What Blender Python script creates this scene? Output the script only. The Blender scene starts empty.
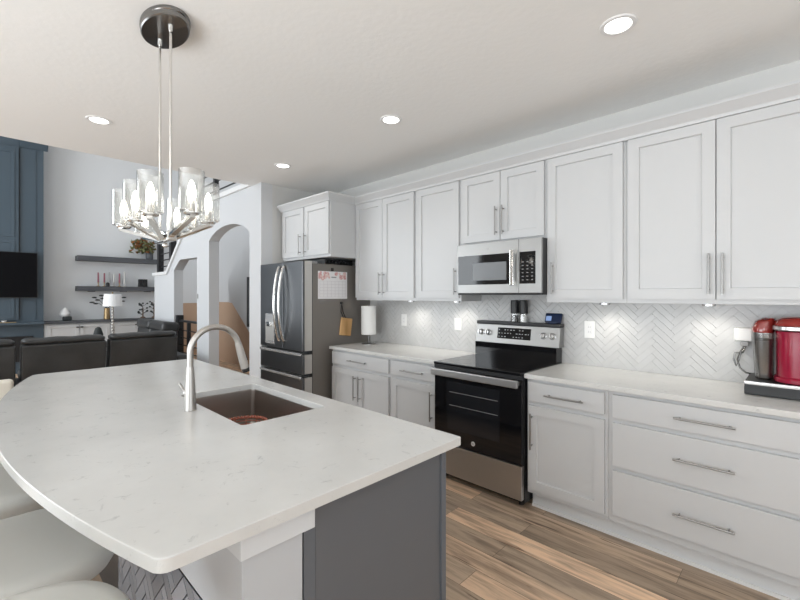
import bpy, bmesh, math, random
from mathutils import Vector, Matrix, Euler

random.seed(7)
PI = math.pi
scene = bpy.context.scene
COL = scene.collection

# ------------------------------------------------------------------ camera
YAW = math.atan(403 / 413)
cam_data = bpy.data.cameras.new('camera')
cam_data.sensor_width = 36
cam_data.lens = 36 * 413 / 800
cam_data.shift_y = -4.3 / 800
cam_data.clip_start = 0.02
cam = bpy.data.objects.new('camera', cam_data)
cam.location = (0, 0, 1.433)
cam.rotation_euler = (PI / 2, 0, YAW)
COL.objects.link(cam)
scene.camera = cam

# ------------------------------------------------------------------ exposure and world
scene.view_settings.view_transform = 'Standard'
scene.view_settings.look = 'None'
scene.view_settings.gamma = 1
scene.view_settings.use_curve_mapping = False
scene.view_settings.exposure = 0.1
scene.cycles.max_bounces = 10
scene.cycles.diffuse_bounces = 6
scene.cycles.glossy_bounces = 5
scene.cycles.transparent_max_bounces = 16
scene.cycles.caustics_reflective = False
scene.cycles.caustics_refractive = False
scene.cycles.sample_clamp_indirect = 4.0

world = bpy.data.worlds.new('daylight_sky')
scene.world = world
world.use_nodes = True
bg = world.node_tree.nodes['Background']
bg.inputs[0].default_value = (0.86, 0.93, 1.0, 1)
bg.inputs[1].default_value = 1.2


def area_light(name, loc, direction, sx, sy, power, color=(1, 1, 1), spread=PI):
    d = bpy.data.lights.new(name, 'AREA')
    d.shape = 'RECTANGLE'
    d.size, d.size_y = sx, sy
    d.energy = power
    d.color = color
    d.spread = spread
    o = bpy.data.objects.new(name, d)
    o.location = loc
    o.rotation_euler = Vector(direction).to_track_quat('-Z', 'Y').to_euler()
    COL.objects.link(o)
    return o


DAY = (0.905, 0.96, 1.0)
# area lamps at invented, unseen windows; upward tilt added to brighten the ceiling
area_light('daylight_fill_patio', (-1.6, -3.12, 1.15), (0, 1, 1.7), 2.6, 2.0, 140, DAY)
area_light('daylight_fill_breakfast', (1.2, -3.12, 1.5), (0, 1, 1.6), 1.8, 1.3, 85, DAY)
area_light('daylight_fill_great_room', (-7.6, -3.12, 2.5), (0, 1, 0.2), 3.8, 4.0, 235, DAY)
area_light('daylight_fill_side', (2.92, 0.2, 1.45), (-1, 0, 1.8), 2.6, 1.4, 50, DAY)


def spot(name, loc, power, size_deg, color=(1, 0.95, 0.87), blend=0.8, radius=0.04):
    d = bpy.data.lights.new(name, 'SPOT')
    d.energy = power
    d.spot_size = math.radians(size_deg)
    d.spot_blend = blend
    d.shadow_soft_size = radius
    d.color = color
    o = bpy.data.objects.new(name, d)
    o.location = loc
    COL.objects.link(o)
    return o


# ------------------------------------------------------------------ materials
def mat(name, color, rough=0.5, metal=0.0, **kw):
    m = bpy.data.materials.new(name)
    m.use_nodes = True
    b = m.node_tree.nodes['Principled BSDF']
    b.inputs['Base Color'].default_value = (*color, 1)
    b.inputs['Roughness'].default_value = rough
    b.inputs['Metallic'].default_value = metal
    for k, v in kw.items():
        b.inputs[k].default_value = v
    return m


def nodes(m):
    return m.node_tree.nodes, m.node_tree.links, m.node_tree.nodes['Principled BSDF']


def noise_bump(m, scale=60, strength=0.1, dist=0.005, stretch=None):
    n, l, b = nodes(m)
    tc = n.new('ShaderNodeTexCoord')
    t = n.new('ShaderNodeTexNoise')
    t.inputs['Scale'].default_value = scale
    t.inputs['Detail'].default_value = 4
    bp = n.new('ShaderNodeBump')
    bp.inputs['Strength'].default_value = strength
    bp.inputs['Distance'].default_value = dist
    if stretch:
        mp = n.new('ShaderNodeMapping')
        mp.inputs['Scale'].default_value = stretch
        l.new(tc.outputs['Object'], mp.inputs['Vector'])
        l.new(mp.outputs['Vector'], t.inputs['Vector'])
    else:
        l.new(tc.outputs['Object'], t.inputs['Vector'])
    l.new(t.outputs['Fac'], bp.inputs['Height'])
    l.new(bp.outputs['Normal'], b.inputs['Normal'])
    return m


def noise_color(m, c1, c2, scale=5, stretch=None, detail=5, lo=0.35, hi=0.65):
    n, l, b = nodes(m)
    tc = n.new('ShaderNodeTexCoord')
    t = n.new('ShaderNodeTexNoise')
    t.inputs['Scale'].default_value = scale
    t.inputs['Detail'].default_value = detail
    r = n.new('ShaderNodeValToRGB')
    r.color_ramp.elements[0].position = lo
    r.color_ramp.elements[0].color = (*c1, 1)
    r.color_ramp.elements[1].position = hi
    r.color_ramp.elements[1].color = (*c2, 1)
    if stretch:
        mp = n.new('ShaderNodeMapping')
        mp.inputs['Scale'].default_value = stretch
        l.new(tc.outputs['Object'], mp.inputs['Vector'])
        l.new(mp.outputs['Vector'], t.inputs['Vector'])
    else:
        l.new(tc.outputs['Object'], t.inputs['Vector'])
    l.new(t.outputs['Fac'], r.inputs['Fac'])
    l.new(r.outputs['Color'], b.inputs['Base Color'])
    return m


def emit(name, color, strength):
    m = bpy.data.materials.new(name)
    m.use_nodes = True
    n, l = m.node_tree.nodes, m.node_tree.links
    n.remove(n['Principled BSDF'])
    e = n.new('ShaderNodeEmission')
    e.inputs[0].default_value = (*color, 1)
    e.inputs[1].default_value = strength
    l.new(e.outputs[0], n['Material Output'].inputs[0])
    return m


def thin_glass(name, tint=(1, 1, 1), base=0.06, rough=0.02):
    m = bpy.data.materials.new(name)
    m.use_nodes = True
    n, l = m.node_tree.nodes, m.node_tree.links
    n.remove(n['Principled BSDF'])
    tr = n.new('ShaderNodeBsdfTransparent')
    tr.inputs[0].default_value = (*tint, 1)
    gl = n.new('ShaderNodeBsdfGlossy')
    gl.inputs['Roughness'].default_value = rough
    lw = n.new('ShaderNodeLayerWeight')
    lw.inputs['Blend'].default_value = 0.35
    mx = n.new('ShaderNodeMath')
    mx.operation = 'MULTIPLY_ADD'
    mx.inputs[1].default_value = 0.6
    mx.inputs[2].default_value = base
    mix = n.new('ShaderNodeMixShader')
    l.new(lw.outputs['Facing'], mx.inputs[0])
    l.new(mx.outputs[0], mix.inputs[0])
    l.new(tr.outputs[0], mix.inputs[1])
    l.new(gl.outputs[0], mix.inputs[2])
    l.new(mix.outputs[0], n['Material Output'].inputs[0])
    return m


M = {}
M['wall'] = noise_bump(mat('wall_paint', (0.615, 0.61, 0.595), 0.85), 180, 0.05, 0.002)
M['farwall'] = noise_bump(mat('cool_grey_wall_paint', (0.74, 0.755, 0.77), 0.85), 180, 0.05, 0.002)
M['ceiling'] = noise_bump(mat('ceiling_paint', (0.88, 0.875, 0.86), 0.95), 30, 0.22, 0.006)
M['trim'] = mat('white_trim_paint', (0.80, 0.80, 0.80), 0.4)
M['cab'] = noise_bump(mat('white_cabinet_paint', (0.565, 0.571, 0.577), 0.38), 300, 0.02, 0.001)
M['toe'] = mat('toe_kick_paint', (0.70, 0.71, 0.72), 0.5)
M['nickel'] = noise_bump(mat('brushed_nickel', (0.52, 0.50, 0.475), 0.3, 1.0), 400, 0.03, 0.001)
M['pull'] = mat('pull_nickel', (0.33, 0.325, 0.315), 0.35, 1.0)
M['chrome'] = mat('polished_chrome', (0.75, 0.74, 0.72), 0.12, 1.0)
M['canopy'] = mat('smoked_nickel', (0.26, 0.255, 0.25), 0.25, 1.0)
M['steel'] = noise_bump(mat('brushed_stainless', (0.52, 0.51, 0.50), 0.36, 1.0), 8, 0.05, 0.002, (1, 60, 60))
M['dimsteel'] = noise_bump(mat('dimmed_stainless', (0.35, 0.347, 0.34), 0.4, 1.0), 8, 0.05, 0.002, (1, 60, 60))  # stainless copy darkened in colour to tone down bright window reflections
M['darksteel'] = noise_bump(mat('dark_stainless', (0.165, 0.17, 0.178), 0.3, 1.0), 60, 0.05, 0.001, (1, 1, 0.02))
M['palesteel'] = mat('pale_stainless_edge', (0.62, 0.60, 0.57), 0.38, 0.9)
M['fridgeside'] = noise_bump(mat('taupe_grey_enamel', (0.185, 0.17, 0.155), 0.5), 500, 0.05, 0.001)
M['sinksteel'] = noise_bump(mat('sink_stainless', (0.46, 0.42, 0.39), 0.33, 1.0), 30, 0.05, 0.001, (1, 30, 1))
M['black'] = mat('black_satin', (0.012, 0.012, 0.013), 0.4)
M['blackglass'] = mat('black_glass', (0.006, 0.006, 0.007), 0.05)
M['tvscreen'] = mat('matte_screen', (0.004, 0.004, 0.005), 0.6, 0.0, **{'Specular IOR Level': 0.08})
M['ovenwindow'] = mat('oven_window_glass', (0.013, 0.014, 0.017), 0.08)
M['blackmetal'] = mat('black_iron', (0.02, 0.02, 0.022), 0.45)
M['islandgrey'] = mat('slate_grey_paint', (0.116, 0.124, 0.137), 0.42)
M['islandstile'] = mat('slate_grey_stile_paint', (0.12, 0.132, 0.15), 0.42)
M['white'] = mat('white_plastic', (0.82, 0.82, 0.81), 0.35)
M['paper'] = noise_bump(mat('paper_towel', (0.84, 0.84, 0.83), 0.9), 120, 0.25, 0.003)
M['blue'] = mat('slate_blue_paint', (0.058, 0.084, 0.108), 0.45)
M['shelf'] = noise_color(mat('charcoal_stained_wood', (0.075, 0.08, 0.09), 0.5), (0.06, 0.065, 0.075), (0.09, 0.095, 0.105), 6, (2, 0.3, 6))
M['tan'] = mat('tan_wall_paint', (0.52, 0.36, 0.255), 0.85)
M['greywall'] = mat('pale_grey_wall', (0.60, 0.61, 0.625), 0.85)
M['leather'] = noise_bump(noise_color(mat('charcoal_leather', (0.035, 0.034, 0.034), 0.42), (0.027, 0.028, 0.029), (0.046, 0.047, 0.048), 4), 90, 0.25, 0.003)
M['stool'] = noise_bump(mat('pale_grey_vinyl', (0.56, 0.56, 0.53), 0.45), 200, 0.06, 0.001)
M['cream'] = noise_bump(mat('cream_fabric', (0.72, 0.69, 0.61), 0.85), 300, 0.2, 0.002)
M['glass'] = thin_glass('clear_glass', (0.97, 0.97, 0.96), 0.10)
M['pane'] = thin_glass('window_glass', (1, 1, 1), 0.02)
M['bulb'] = emit('lit_bulb', (1.0, 0.95, 0.87), 9)
M['lens'] = emit('lit_downlight_lens', (1.0, 0.97, 0.92), 6)
M['puck'] = emit('lit_puck_lens', (1.0, 0.95, 0.86), 6)
M['grout'] = mat('pale_grout', (0.49, 0.49, 0.49), 0.9)
M['postcap'] = mat('cool_white_cap_paint', (0.63, 0.65, 0.67), 0.45)
M['post'] = mat('pale_grey_post_paint', (0.50, 0.52, 0.545), 0.45)
M['darkgrout'] = mat('dark_grout', (0.05, 0.052, 0.06), 0.9)
M['red'] = mat('glossy_red_plastic', (0.30, 0.008, 0.035), 0.18, 0.0, **{'Coat Weight': 0.6})
M['lidred'] = mat('glossy_lid_red', (0.27, 0.025, 0.02), 0.15, 0.0, **{'Coat Weight': 0.6})
M['smoke'] = thin_glass('smoky_reservoir_plastic', (0.62, 0.60, 0.58), 0.12, 0.1)
M['grey'] = mat('mid_grey_plastic', (0.30, 0.30, 0.30), 0.4)
M['silver'] = mat('silver_plastic', (0.68, 0.68, 0.68), 0.25, 0.7)
M['wood'] = noise_color(mat('tan_wood', (0.55, 0.32, 0.13), 0.55), (0.45, 0.25, 0.09), (0.66, 0.40, 0.18), 9, (1, 1, 0.2))
M['copper'] = mat('copper_red_silicone', (0.42, 0.14, 0.09), 0.45)
M['navy'] = mat('navy_plastic', (0.012, 0.022, 0.06), 0.3)
M['bluescreen'] = emit('lit_blue_screen', (0.35, 0.5, 0.85), 0.7)
M['shade'] = mat('white_linen_shade', (0.86, 0.86, 0.86), 0.9)
M['gold'] = mat('aged_gold', (0.42, 0.30, 0.16), 0.4, 0.8)
M['mauve'] = mat('mauve_wax', (0.30, 0.10, 0.13), 0.5)
M['greywax'] = mat('grey_wax', (0.34, 0.34, 0.35), 0.5)
M['whitewax'] = mat('ivory_wax', (0.62, 0.62, 0.60), 0.5)
M['rust'] = noise_color(mat('rust_dried_flower', (0.4, 0.2, 0.08), 0.9), (0.16, 0.08, 0.03), (0.36, 0.13, 0.04), 30)
M['olive'] = mat('olive_leaf', (0.13, 0.14, 0.06), 0.8)
M['darkleaf'] = mat('dark_leaf', (0.03, 0.035, 0.035), 0.7)
M['twig'] = mat('brown_twig', (0.16, 0.11, 0.08), 0.8)
M['pink'] = noise_color(mat('pink_floral_print', (0.6, 0.3, 0.3), 0.8), (0.62, 0.30, 0.30), (0.80, 0.66, 0.63), 40)
M['cal'] = mat('calendar_paper', (0.80, 0.79, 0.80), 0.85)
M['calline'] = mat('calendar_print', (0.60, 0.57, 0.60), 0.85)
M['logo'] = mat('pale_emblem_print', (0.75, 0.75, 0.74), 0.3, 0.4)
M['mark'] = mat('pale_display_print', (0.55, 0.56, 0.57), 0.5)


def quartz():
    m = mat('white_quartz', (0.7, 0.7, 0.68), 0.2)
    n, l, b = nodes(m)
    tc = n.new('ShaderNodeTexCoord')
    t1 = n.new('ShaderNodeTexNoise')
    t1.inputs['Scale'].default_value = 2.6
    t1.inputs['Detail'].default_value = 6
    t1.inputs['Roughness'].default_value = 0.6
    r1 = n.new('ShaderNodeValToRGB')
    r1.color_ramp.elements[0].position = 0.3
    r1.color_ramp.elements[0].color = (0.59, 0.588, 0.575, 1)
    r1.color_ramp.elements[1].position = 0.7
    r1.color_ramp.elements[1].color = (0.67, 0.668, 0.652, 1)
    # thin grey flecks
    t2 = n.new('ShaderNodeTexNoise')
    t2.inputs['Scale'].default_value = 21
    t2.inputs['Detail'].default_value = 7
    t2.inputs['Roughness'].default_value = 0.65
    t2.inputs['Distortion'].default_value = 1.2
    r2 = n.new('ShaderNodeValToRGB')
    e = r2.color_ramp.elements
    e[0].position = 0.30
    e[0].color = (0.72, 0.72, 0.73, 1)
    e[1].position = 0.40
    e[1].color = (1, 1, 1, 1)
    mx = n.new('ShaderNodeMix')
    mx.data_type = 'RGBA'
    mx.blend_type = 'MULTIPLY'
    mx.inputs['Factor'].default_value = 0.8
    l.new(tc.outputs['Object'], t1.inputs['Vector'])
    l.new(tc.outputs['Object'], t2.inputs['Vector'])
    l.new(t1.outputs['Fac'], r1.inputs['Fac'])
    l.new(t2.outputs['Fac'], r2.inputs['Fac'])
    l.new(r1.outputs['Color'], mx.inputs['A'])
    l.new(r2.outputs['Color'], mx.inputs['B'])
    l.new(mx.outputs['Result'], b.inputs['Base Color'])
    return m


M['quartz'] = quartz()


def tile_mat(name, c1, c2, rough):
    m = mat(name, c1, rough)
    n, l, b = nodes(m)
    g = n.new('ShaderNodeNewGeometry')
    r = n.new('ShaderNodeValToRGB')
    r.color_ramp.elements[0].color = (*c1, 1)
    r.color_ramp.elements[1].color = (*c2, 1)
    l.new(g.outputs['Random Per Island'], r.inputs['Fac'])
    tc = n.new('ShaderNodeTexCoord')
    t = n.new('ShaderNodeTexNoise')
    t.inputs['Scale'].default_value = 14
    t.inputs['Detail'].default_value = 5
    r2 = n.new('ShaderNodeValToRGB')
    r2.color_ramp.elements[0].position = 0.35
    r2.color_ramp.elements[0].color = (0.95, 0.95, 0.95, 1)
    r2.color_ramp.elements[1].position = 0.6
    mx = n.new('ShaderNodeMix')
    mx.data_type = 'RGBA'
    mx.blend_type = 'MULTIPLY'
    mx.inputs['Factor'].default_value = 1.0
    l.new(tc.outputs['Object'], t.inputs['Vector'])
    l.new(t.outputs['Fac'], r2.inputs['Fac'])
    l.new(r.outputs['Color'], mx.inputs['A'])
    l.new(r2.outputs['Color'], mx.inputs['B'])
    l.new(mx.outputs['Result'], b.inputs['Base Color'])
    return m


M['tile'] = tile_mat('white_marble_tile', (0.545, 0.545, 0.543), (0.575, 0.575, 0.572), 0.32)
M['darktile'] = tile_mat('grey_marble_tile', (0.17, 0.185, 0.21), (0.33, 0.35, 0.39), 0.22)


def floor_mat():
    m = mat('oak_plank_floor', (0.4, 0.28, 0.2), 0.42)
    n, l, b = nodes(m)
    tc = n.new('ShaderNodeTexCoord')
    br = n.new('ShaderNodeTexBrick')
    br.offset = 0.37
    br.inputs['Color1'].default_value = (0, 0, 0, 1)
    br.inputs['Color2'].default_value = (1, 1, 1, 1)
    br.inputs['Mortar'].default_value = (0.5, 0.5, 0.5, 1)
    br.inputs['Scale'].default_value = 1
    br.inputs['Mortar Size'].default_value = 0.0012
    br.inputs['Mortar Smooth'].default_value = 0.3
    br.inputs['Brick Width'].default_value = 1.22
    br.inputs['Row Height'].default_value = 0.152
    l.new(tc.outputs['Object'], br.inputs['Vector'])
    ramp = n.new('ShaderNodeValToRGB')
    e = ramp.color_ramp.elements
    e[0].position = 0.0
    e[0].color = (0.36, 0.275, 0.205, 1)
    e[1].position = 1.0
    e[1].color = (0.84, 0.60, 0.42, 1)
    k = ramp.color_ramp.elements.new(0.35)
    k.color = (0.52, 0.40, 0.30, 1)
    k = ramp.color_ramp.elements.new(0.65)
    k.color = (0.72, 0.52, 0.37, 1)
    l.new(br.outputs['Color'], ramp.inputs['Fac'])
    # grain, offset for every plank
    sep = n.new('ShaderNodeVectorMath')
    sep.operation = 'MULTIPLY_ADD'
    sep.inputs[1].default_value = (7, 13, 3)
    l.new(br.outputs['Color'], sep.inputs[0])
    mp = n.new('ShaderNodeMapping')
    mp.inputs['Scale'].default_value = (0.9, 9, 1)
    l.new(tc.outputs['Object'], mp.inputs['Vector'])
    l.new(mp.outputs['Vector'], sep.inputs[2])
    g = n.new('ShaderNodeTexNoise')
    g.inputs['Scale'].default_value = 2.2
    g.inputs['Detail'].default_value = 8
    g.inputs['Roughness'].default_value = 0.6
    g.inputs['Distortion'].default_value = 0.5
    l.new(sep.outputs['Vector'], g.inputs['Vector'])
    gr = n.new('ShaderNodeValToRGB')
    gr.color_ramp.interpolation = 'EASE'
    ge = gr.color_ramp.elements
    ge[0].position = 0.30
    ge[0].color = (0.52, 0.50, 0.49, 1)
    ge[1].position = 0.62
    ge[1].color = (1.12, 1.10, 1.06, 1)
    l.new(g.outputs['Fac'], gr.inputs['Fac'])
    mx = n.new('ShaderNodeMix')
    mx.data_type = 'RGBA'
    mx.blend_type = 'MULTIPLY'
    mx.inputs['Factor'].default_value = 1
    l.new(ramp.outputs['Color'], mx.inputs['A'])
    l.new(gr.outputs['Color'], mx.inputs['B'])
    # dark split knots
    mp2 = n.new('ShaderNodeMapping')
    mp2.inputs['Scale'].default_value = (1.3, 16, 1)
    mp2.inputs['Location'].default_value = (3.1, 1.7, 0)
    l.new(tc.outputs['Object'], mp2.inputs['Vector'])
    k2 = n.new('ShaderNodeTexNoise')
    k2.inputs['Scale'].default_value = 1.6
    k2.inputs['Detail'].default_value = 5
    k2.inputs['Distortion'].default_value = 0.8
    l.new(mp2.outputs['Vector'], k2.inputs['Vector'])
    kr = n.new('ShaderNodeValToRGB')
    ke = kr.color_ramp.elements
    ke[0].position = 0.30
    ke[0].color = (0.30, 0.26, 0.24, 1)
    ke[1].position = 0.37
    ke[1].color = (1, 1, 1, 1)
    l.new(k2.outputs['Fac'], kr.inputs['Fac'])
    mx2 = n.new('ShaderNodeMix')
    mx2.data_type = 'RGBA'
    mx2.blend_type = 'MULTIPLY'
    mx2.inputs['Factor'].default_value = 1
    l.new(mx.outputs['Result'], mx2.inputs['A'])
    l.new(kr.outputs['Color'], mx2.inputs['B'])
    # seams
    mx3 = n.new('ShaderNodeMix')
    mx3.data_type = 'RGBA'
    l.new(br.outputs['Fac'], mx3.inputs['Factor'])
    l.new(mx2.outputs['Result'], mx3.inputs['A'])
    mx3.inputs['B'].default_value = (0.10, 0.075, 0.055, 1)
    l.new(mx3.outputs['Result'], b.inputs['Base Color'])
    return m


M['floor'] = floor_mat()


# ------------------------------------------------------------------ mesh helpers
class MB:
    def __init__(self):
        self.bm = bmesh.new()

    def _merge(self, b, mtx=None):
        if mtx is not None:
            bmesh.ops.transform(b, matrix=mtx, verts=b.verts)
        me = bpy.data.meshes.new('tmp')
        b.to_mesh(me)
        b.free()
        self.bm.from_mesh(me)
        bpy.data.meshes.remove(me)
        return self

    def box(self, x0, x1, y0, y1, z0, z1, bev=0.0, seg=2, mtx=None):
        b = bmesh.new()
        bmesh.ops.create_cube(b, size=1)
        for v in b.verts:
            v.co = Vector(((x0 + x1) / 2 + v.co.x * (x1 - x0), (y0 + y1) / 2 + v.co.y * (y1 - y0), (z0 + z1) / 2 + v.co.z * (z1 - z0)))
        if bev:
            bmesh.ops.bevel(b, geom=list(b.edges), offset=bev, segments=seg, profile=0.5, affect='EDGES')
        return self._merge(b, mtx)

    def cyl(self, p0, p1, r0, r1=None, n=20):
        p0, p1 = Vector(p0), Vector(p1)
        r1 = r0 if r1 is None else r1
        b = bmesh.new()
        L = (p1 - p0).length
        bmesh.ops.create_cone(b, cap_ends=True, segments=n, radius1=r0, radius2=r1, depth=L)
        q = Vector((0, 0, 1)).rotation_difference((p1 - p0).normalized())
        return self._merge(b, Matrix.Translation((p0 + p1) / 2) @ q.to_matrix().to_4x4())

    def tube(self, pts, r, n=12, r_end=None):
        pts = [Vector(p) for p in pts]
        b = bmesh.new()
        rings = []
        up = None
        for i, p in enumerate(pts):
            t = (pts[min(i + 1, len(pts) - 1)] - pts[max(i - 1, 0)]).normalized()
            if up is None:
                up = t.orthogonal().normalized()
            up = (up - t * up.dot(t)).normalized()
            s = t.cross(up)
            rr = r if r_end is None else r + (r_end - r) * i / (len(pts) - 1)
            rings.append([b.verts.new(p + (up * math.cos(2 * PI * k / n) + s * math.sin(2 * PI * k / n)) * rr) for k in range(n)])
        for a, c in zip(rings, rings[1:]):
            for k in range(n):
                b.faces.new((a[k], a[(k + 1) % n], c[(k + 1) % n], c[k]))
        b.faces.new(rings[0][::-1])
        b.faces.new(rings[-1])
        bmesh.ops.recalc_face_normals(b, faces=b.faces)
        return self._merge(b)

    def lathe(self, prof, c=(0, 0, 0), n=32, mtx=None):
        b = bmesh.new()
        rings = []
        for r, z in prof:
            if r < 1e-6:
                rings.append([b.verts.new((0, 0, z))])
            else:
                rings.append([b.verts.new((r * math.cos(2 * PI * k / n), r * math.sin(2 * PI * k / n), z)) for k in range(n)])
        for a, d in zip(rings, rings[1:]):
            for k in range(n):
                k2 = (k + 1) % n
                if len(a) == 1 and len(d) == 1:
                    continue
                if len(a) == 1:
                    b.faces.new((a[0], d[k], d[k2]))
                elif len(d) == 1:
                    b.faces.new((a[k], a[k2], d[0]))
                else:
                    b.faces.new((a[k], a[k2], d[k2], d[k]))
        bmesh.ops.recalc_face_normals(b, faces=b.faces)
        m = Matrix.Translation(c)
        return self._merge(b, m if mtx is None else mtx)

    def prism(self, pts, vec):
        b = bmesh.new()
        f = b.faces.new([b.verts.new(p) for p in pts])
        r = bmesh.ops.extrude_face_region(b, geom=[f])
        bmesh.ops.translate(b, vec=Vector(vec), verts=[v for v in r['geom'] if isinstance(v, bmesh.types.BMVert)])
        bmesh.ops.recalc_face_normals(b, faces=b.faces)
        return self._merge(b)

    def ball(self, c, rx, ry=None, rz=None, seg=20, rings=12):
        ry = rx if ry is None else ry
        rz = rx if rz is None else rz
        b = bmesh.new()
        bmesh.ops.create_uvsphere(b, u_segments=seg, v_segments=rings, radius=1)
        return self._merge(b, Matrix.Translation(c) @ Matrix.Diagonal((rx, ry, rz, 1)))

    def build(self, name, m, parent=None, angle=38, mod=None):
        bm = self.bm
        if parent is not None:
            # geometry is written in world metres: bring it to the root's frame
            off = Vector((0, 0, 0))
            p = parent
            while p is not None:
                off += p.location
                p = p.parent
            bmesh.ops.translate(bm, vec=-off, verts=bm.verts)
        lim = math.radians(angle)
        for e in bm.edges:
            e.smooth = not (len(e.link_faces) == 2 and e.calc_face_angle(0) > lim)
        for f in bm.faces:
            f.smooth = True
        me = bpy.data.meshes.new(name)
        bm.to_mesh(me)
        bm.free()
        me.materials.append(m)
        o = bpy.data.objects.new(name, me)
        COL.objects.link(o)
        if parent is not None:
            o.parent = parent
        w = o.modifiers.new('weighted_normals', 'WEIGHTED_NORMAL')
        w.keep_sharp = True
        w.weight = 90
        return o


def tag(o, label, cat, group=None):
    o['label'] = label
    o['category'] = cat
    if group:
        o['group'] = group
    return o


def thing(name, label, cat, loc=(0, 0, 0), group=None):
    o = bpy.data.objects.new(name, None)
    o.empty_display_size = 0.1
    o.location = loc
    COL.objects.link(o)
    return tag(o, label, cat, group)


def struct(name, mb, m, parent=None):
    o = mb.build(name, m, parent)
    if parent is None:
        o['kind'] = 'structure'
    return o


def copy_thing(root, loc, label=None, rotz=0.0):
    r = root.copy()
    COL.objects.link(r)
    r.location = loc
    r.rotation_euler = (0, 0, rotz)
    if label:
        r['label'] = label
    for ch in list(root.children):
        c = ch.copy()
        COL.objects.link(c)
        c.parent = r
        for g in list(ch.children):
            d = g.copy()
            COL.objects.link(d)
            d.parent = c
    return r


def superellipse(a, b, n=4.0, k=48):
    out = []
    for i in range(k):
        t = 2 * PI * i / k
        c, s = math.cos(t), math.sin(t)
        out.append((a * math.copysign(abs(c) ** (2 / n), c), b * math.copysign(abs(s) ** (2 / n), s)))
    return out


def herringbone(x0, x1, z0, z1, y, L, W, gap, th):
    """Tiles laid at 45 degrees in the XZ plane, facing -Y, clipped to the rectangle."""
    b = bmesh.new()
    c45 = math.sqrt(0.5)
    R = max(x1 - x0, z1 - z0) * 1.2 + L
    n = int(round(L / W))
    N = int(R / W) + 2 * n
    cx, cz = (x0 + x1) / 2, (z0 + z1) / 2

    def tile(u0, u1, v0, v1):
        um, vm = (u0 + u1) / 2, (v0 + v1) / 2
        X, Z = cx + (um - vm) * c45, cz + (um + vm) * c45
        if X < x0 - L or X > x1 + L or Z < z0 - L or Z > z1 + L:
            return
        q = [(u0 + gap, v0 + gap), (u1 - gap, v0 + gap), (u1 - gap, v1 - gap), (u0 + gap, v1 - gap)]
        P = [(cx + (u - v) * c45, cz + (u + v) * c45) for u, v in q]
        fr = [b.verts.new((px, y - th, pz)) for px, pz in P]
        bk = [b.verts.new((px, y, pz)) for px, pz in P]
        b.faces.new(fr)
        for i in range(4):
            b.faces.new((fr[i], bk[i], bk[(i + 1) % 4], fr[(i + 1) % 4]))

    for j in range(-N, N):
        for i in range(-N // n - 2, N // n + 2):
            # classic n:1 herringbone lattice
            u = j * W + i * 2 * n * W * 0.5 * 0 + i * n * W
            v = j * W - i * n * W
            tile(u, u + L, v, v + W)
            tile(u, u + W, v + W, v + W + L) if True else None
    for co, no in (((x0, 0, 0), (-1, 0, 0)), ((x1, 0, 0), (1, 0, 0)), ((0, 0, z0), (0, 0, -1)), ((0, 0, z1), (0, 0, 1))):
        bmesh.ops.bisect_plane(b, geom=list(b.verts) + list(b.edges) + list(b.faces), plane_co=co, plane_no=no, clear_outer=True)
    bmesh.ops.recalc_face_normals(b, faces=b.faces)
    mb = MB()
    mb._merge(b)
    return mb


# ------------------------------------------------------------------ the setting
YW = 3.19          # kitchen wall
ZC = 2.74          # kitchen ceiling
ZG = 5.2           # great room ceiling
YA = 2.29          # arch wall front face

struct('floor', MB().box(-10.9, 3.2, -3.4, 5.2, -0.12, 0.0), M['floor'])
struct('ceiling', MB().prism([(-4.70, -3.3, ZC), (3.1, -3.3, ZC), (3.1, YW, ZC), (-4.60, YW, ZC), (-4.70, 2.30, ZC)], (0, 0, 0.22)), M['ceiling'])
struct('wall_kitchen', MB().box(-4.60, 3.1, YW, YW + 0.15, 0, ZC), M['wall'])
struct('wall_alcove', MB().box(-4.60, -4.47, YA + 0.14, YW, 0, ZC), M['wall'])
struct('ceiling_great_room', MB().box(-10.9, -4.5, -3.4, 5.2, ZG, ZG + 0.15), M['ceiling'])
struct('wall_far', MB().box(-10.85, -10.70, -3.3, 5.1, 0, ZG), M['farwall'])
struct('wall_stairwell_end', MB().box(-10.699, -10.68, 3.05, 3.79, 0, 1.255), M['tan'])
struct('wall_loft', MB().box(-4.70, -4.55, -3.3, 2.28, ZC + 0.02, ZG), M['wall'])


def wall_with_openings_y(name, y0, y1, x0, x1, z0, z1, holes):
    """Wall along X with rectangular openings (xa, xb, za, zb)."""
    mb = MB()
    xs = x0
    for xa, xb, za, zb in sorted(holes):
        mb.box(xs, xa, y0, y1, z0, z1)
        if za > z0:
            mb.box(xa, xb, y0, y1, z0, za)
        mb.box(xa, xb, y0, y1, zb, z1)
        xs = xb
    mb.box(xs, x1, y0, y1, z0, z1)
    return struct(name, mb, M['wall'])


def window_y(name, xa, xb, za, zb, y, nx, nz):
    mb = MB()
    w = 0.06
    mb.box(xa, xb, y - 0.05, y + 0.05, za, za + w)
    mb.box(xa, xb, y - 0.05, y + 0.05, zb - w, zb)
    for i in range(nx + 1):
        x = xa + (xb - xa - w) * i / nx
        mb.box(x, x + w, y - 0.05, y + 0.05, za + w, zb - w)
    for k in range(1, nz):
        z = za + (zb - za) * k / nz
        mb.box(xa, xb, y - 0.02, y + 0.02, z - 0.02, z + 0.02)
    o = struct(name, mb, M['trim'])
    MB().box(xa + w, xb - w, y - 0.006, y + 0.006, za + w, zb - w).build('pane', M['pane'], o)
    return o


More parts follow.
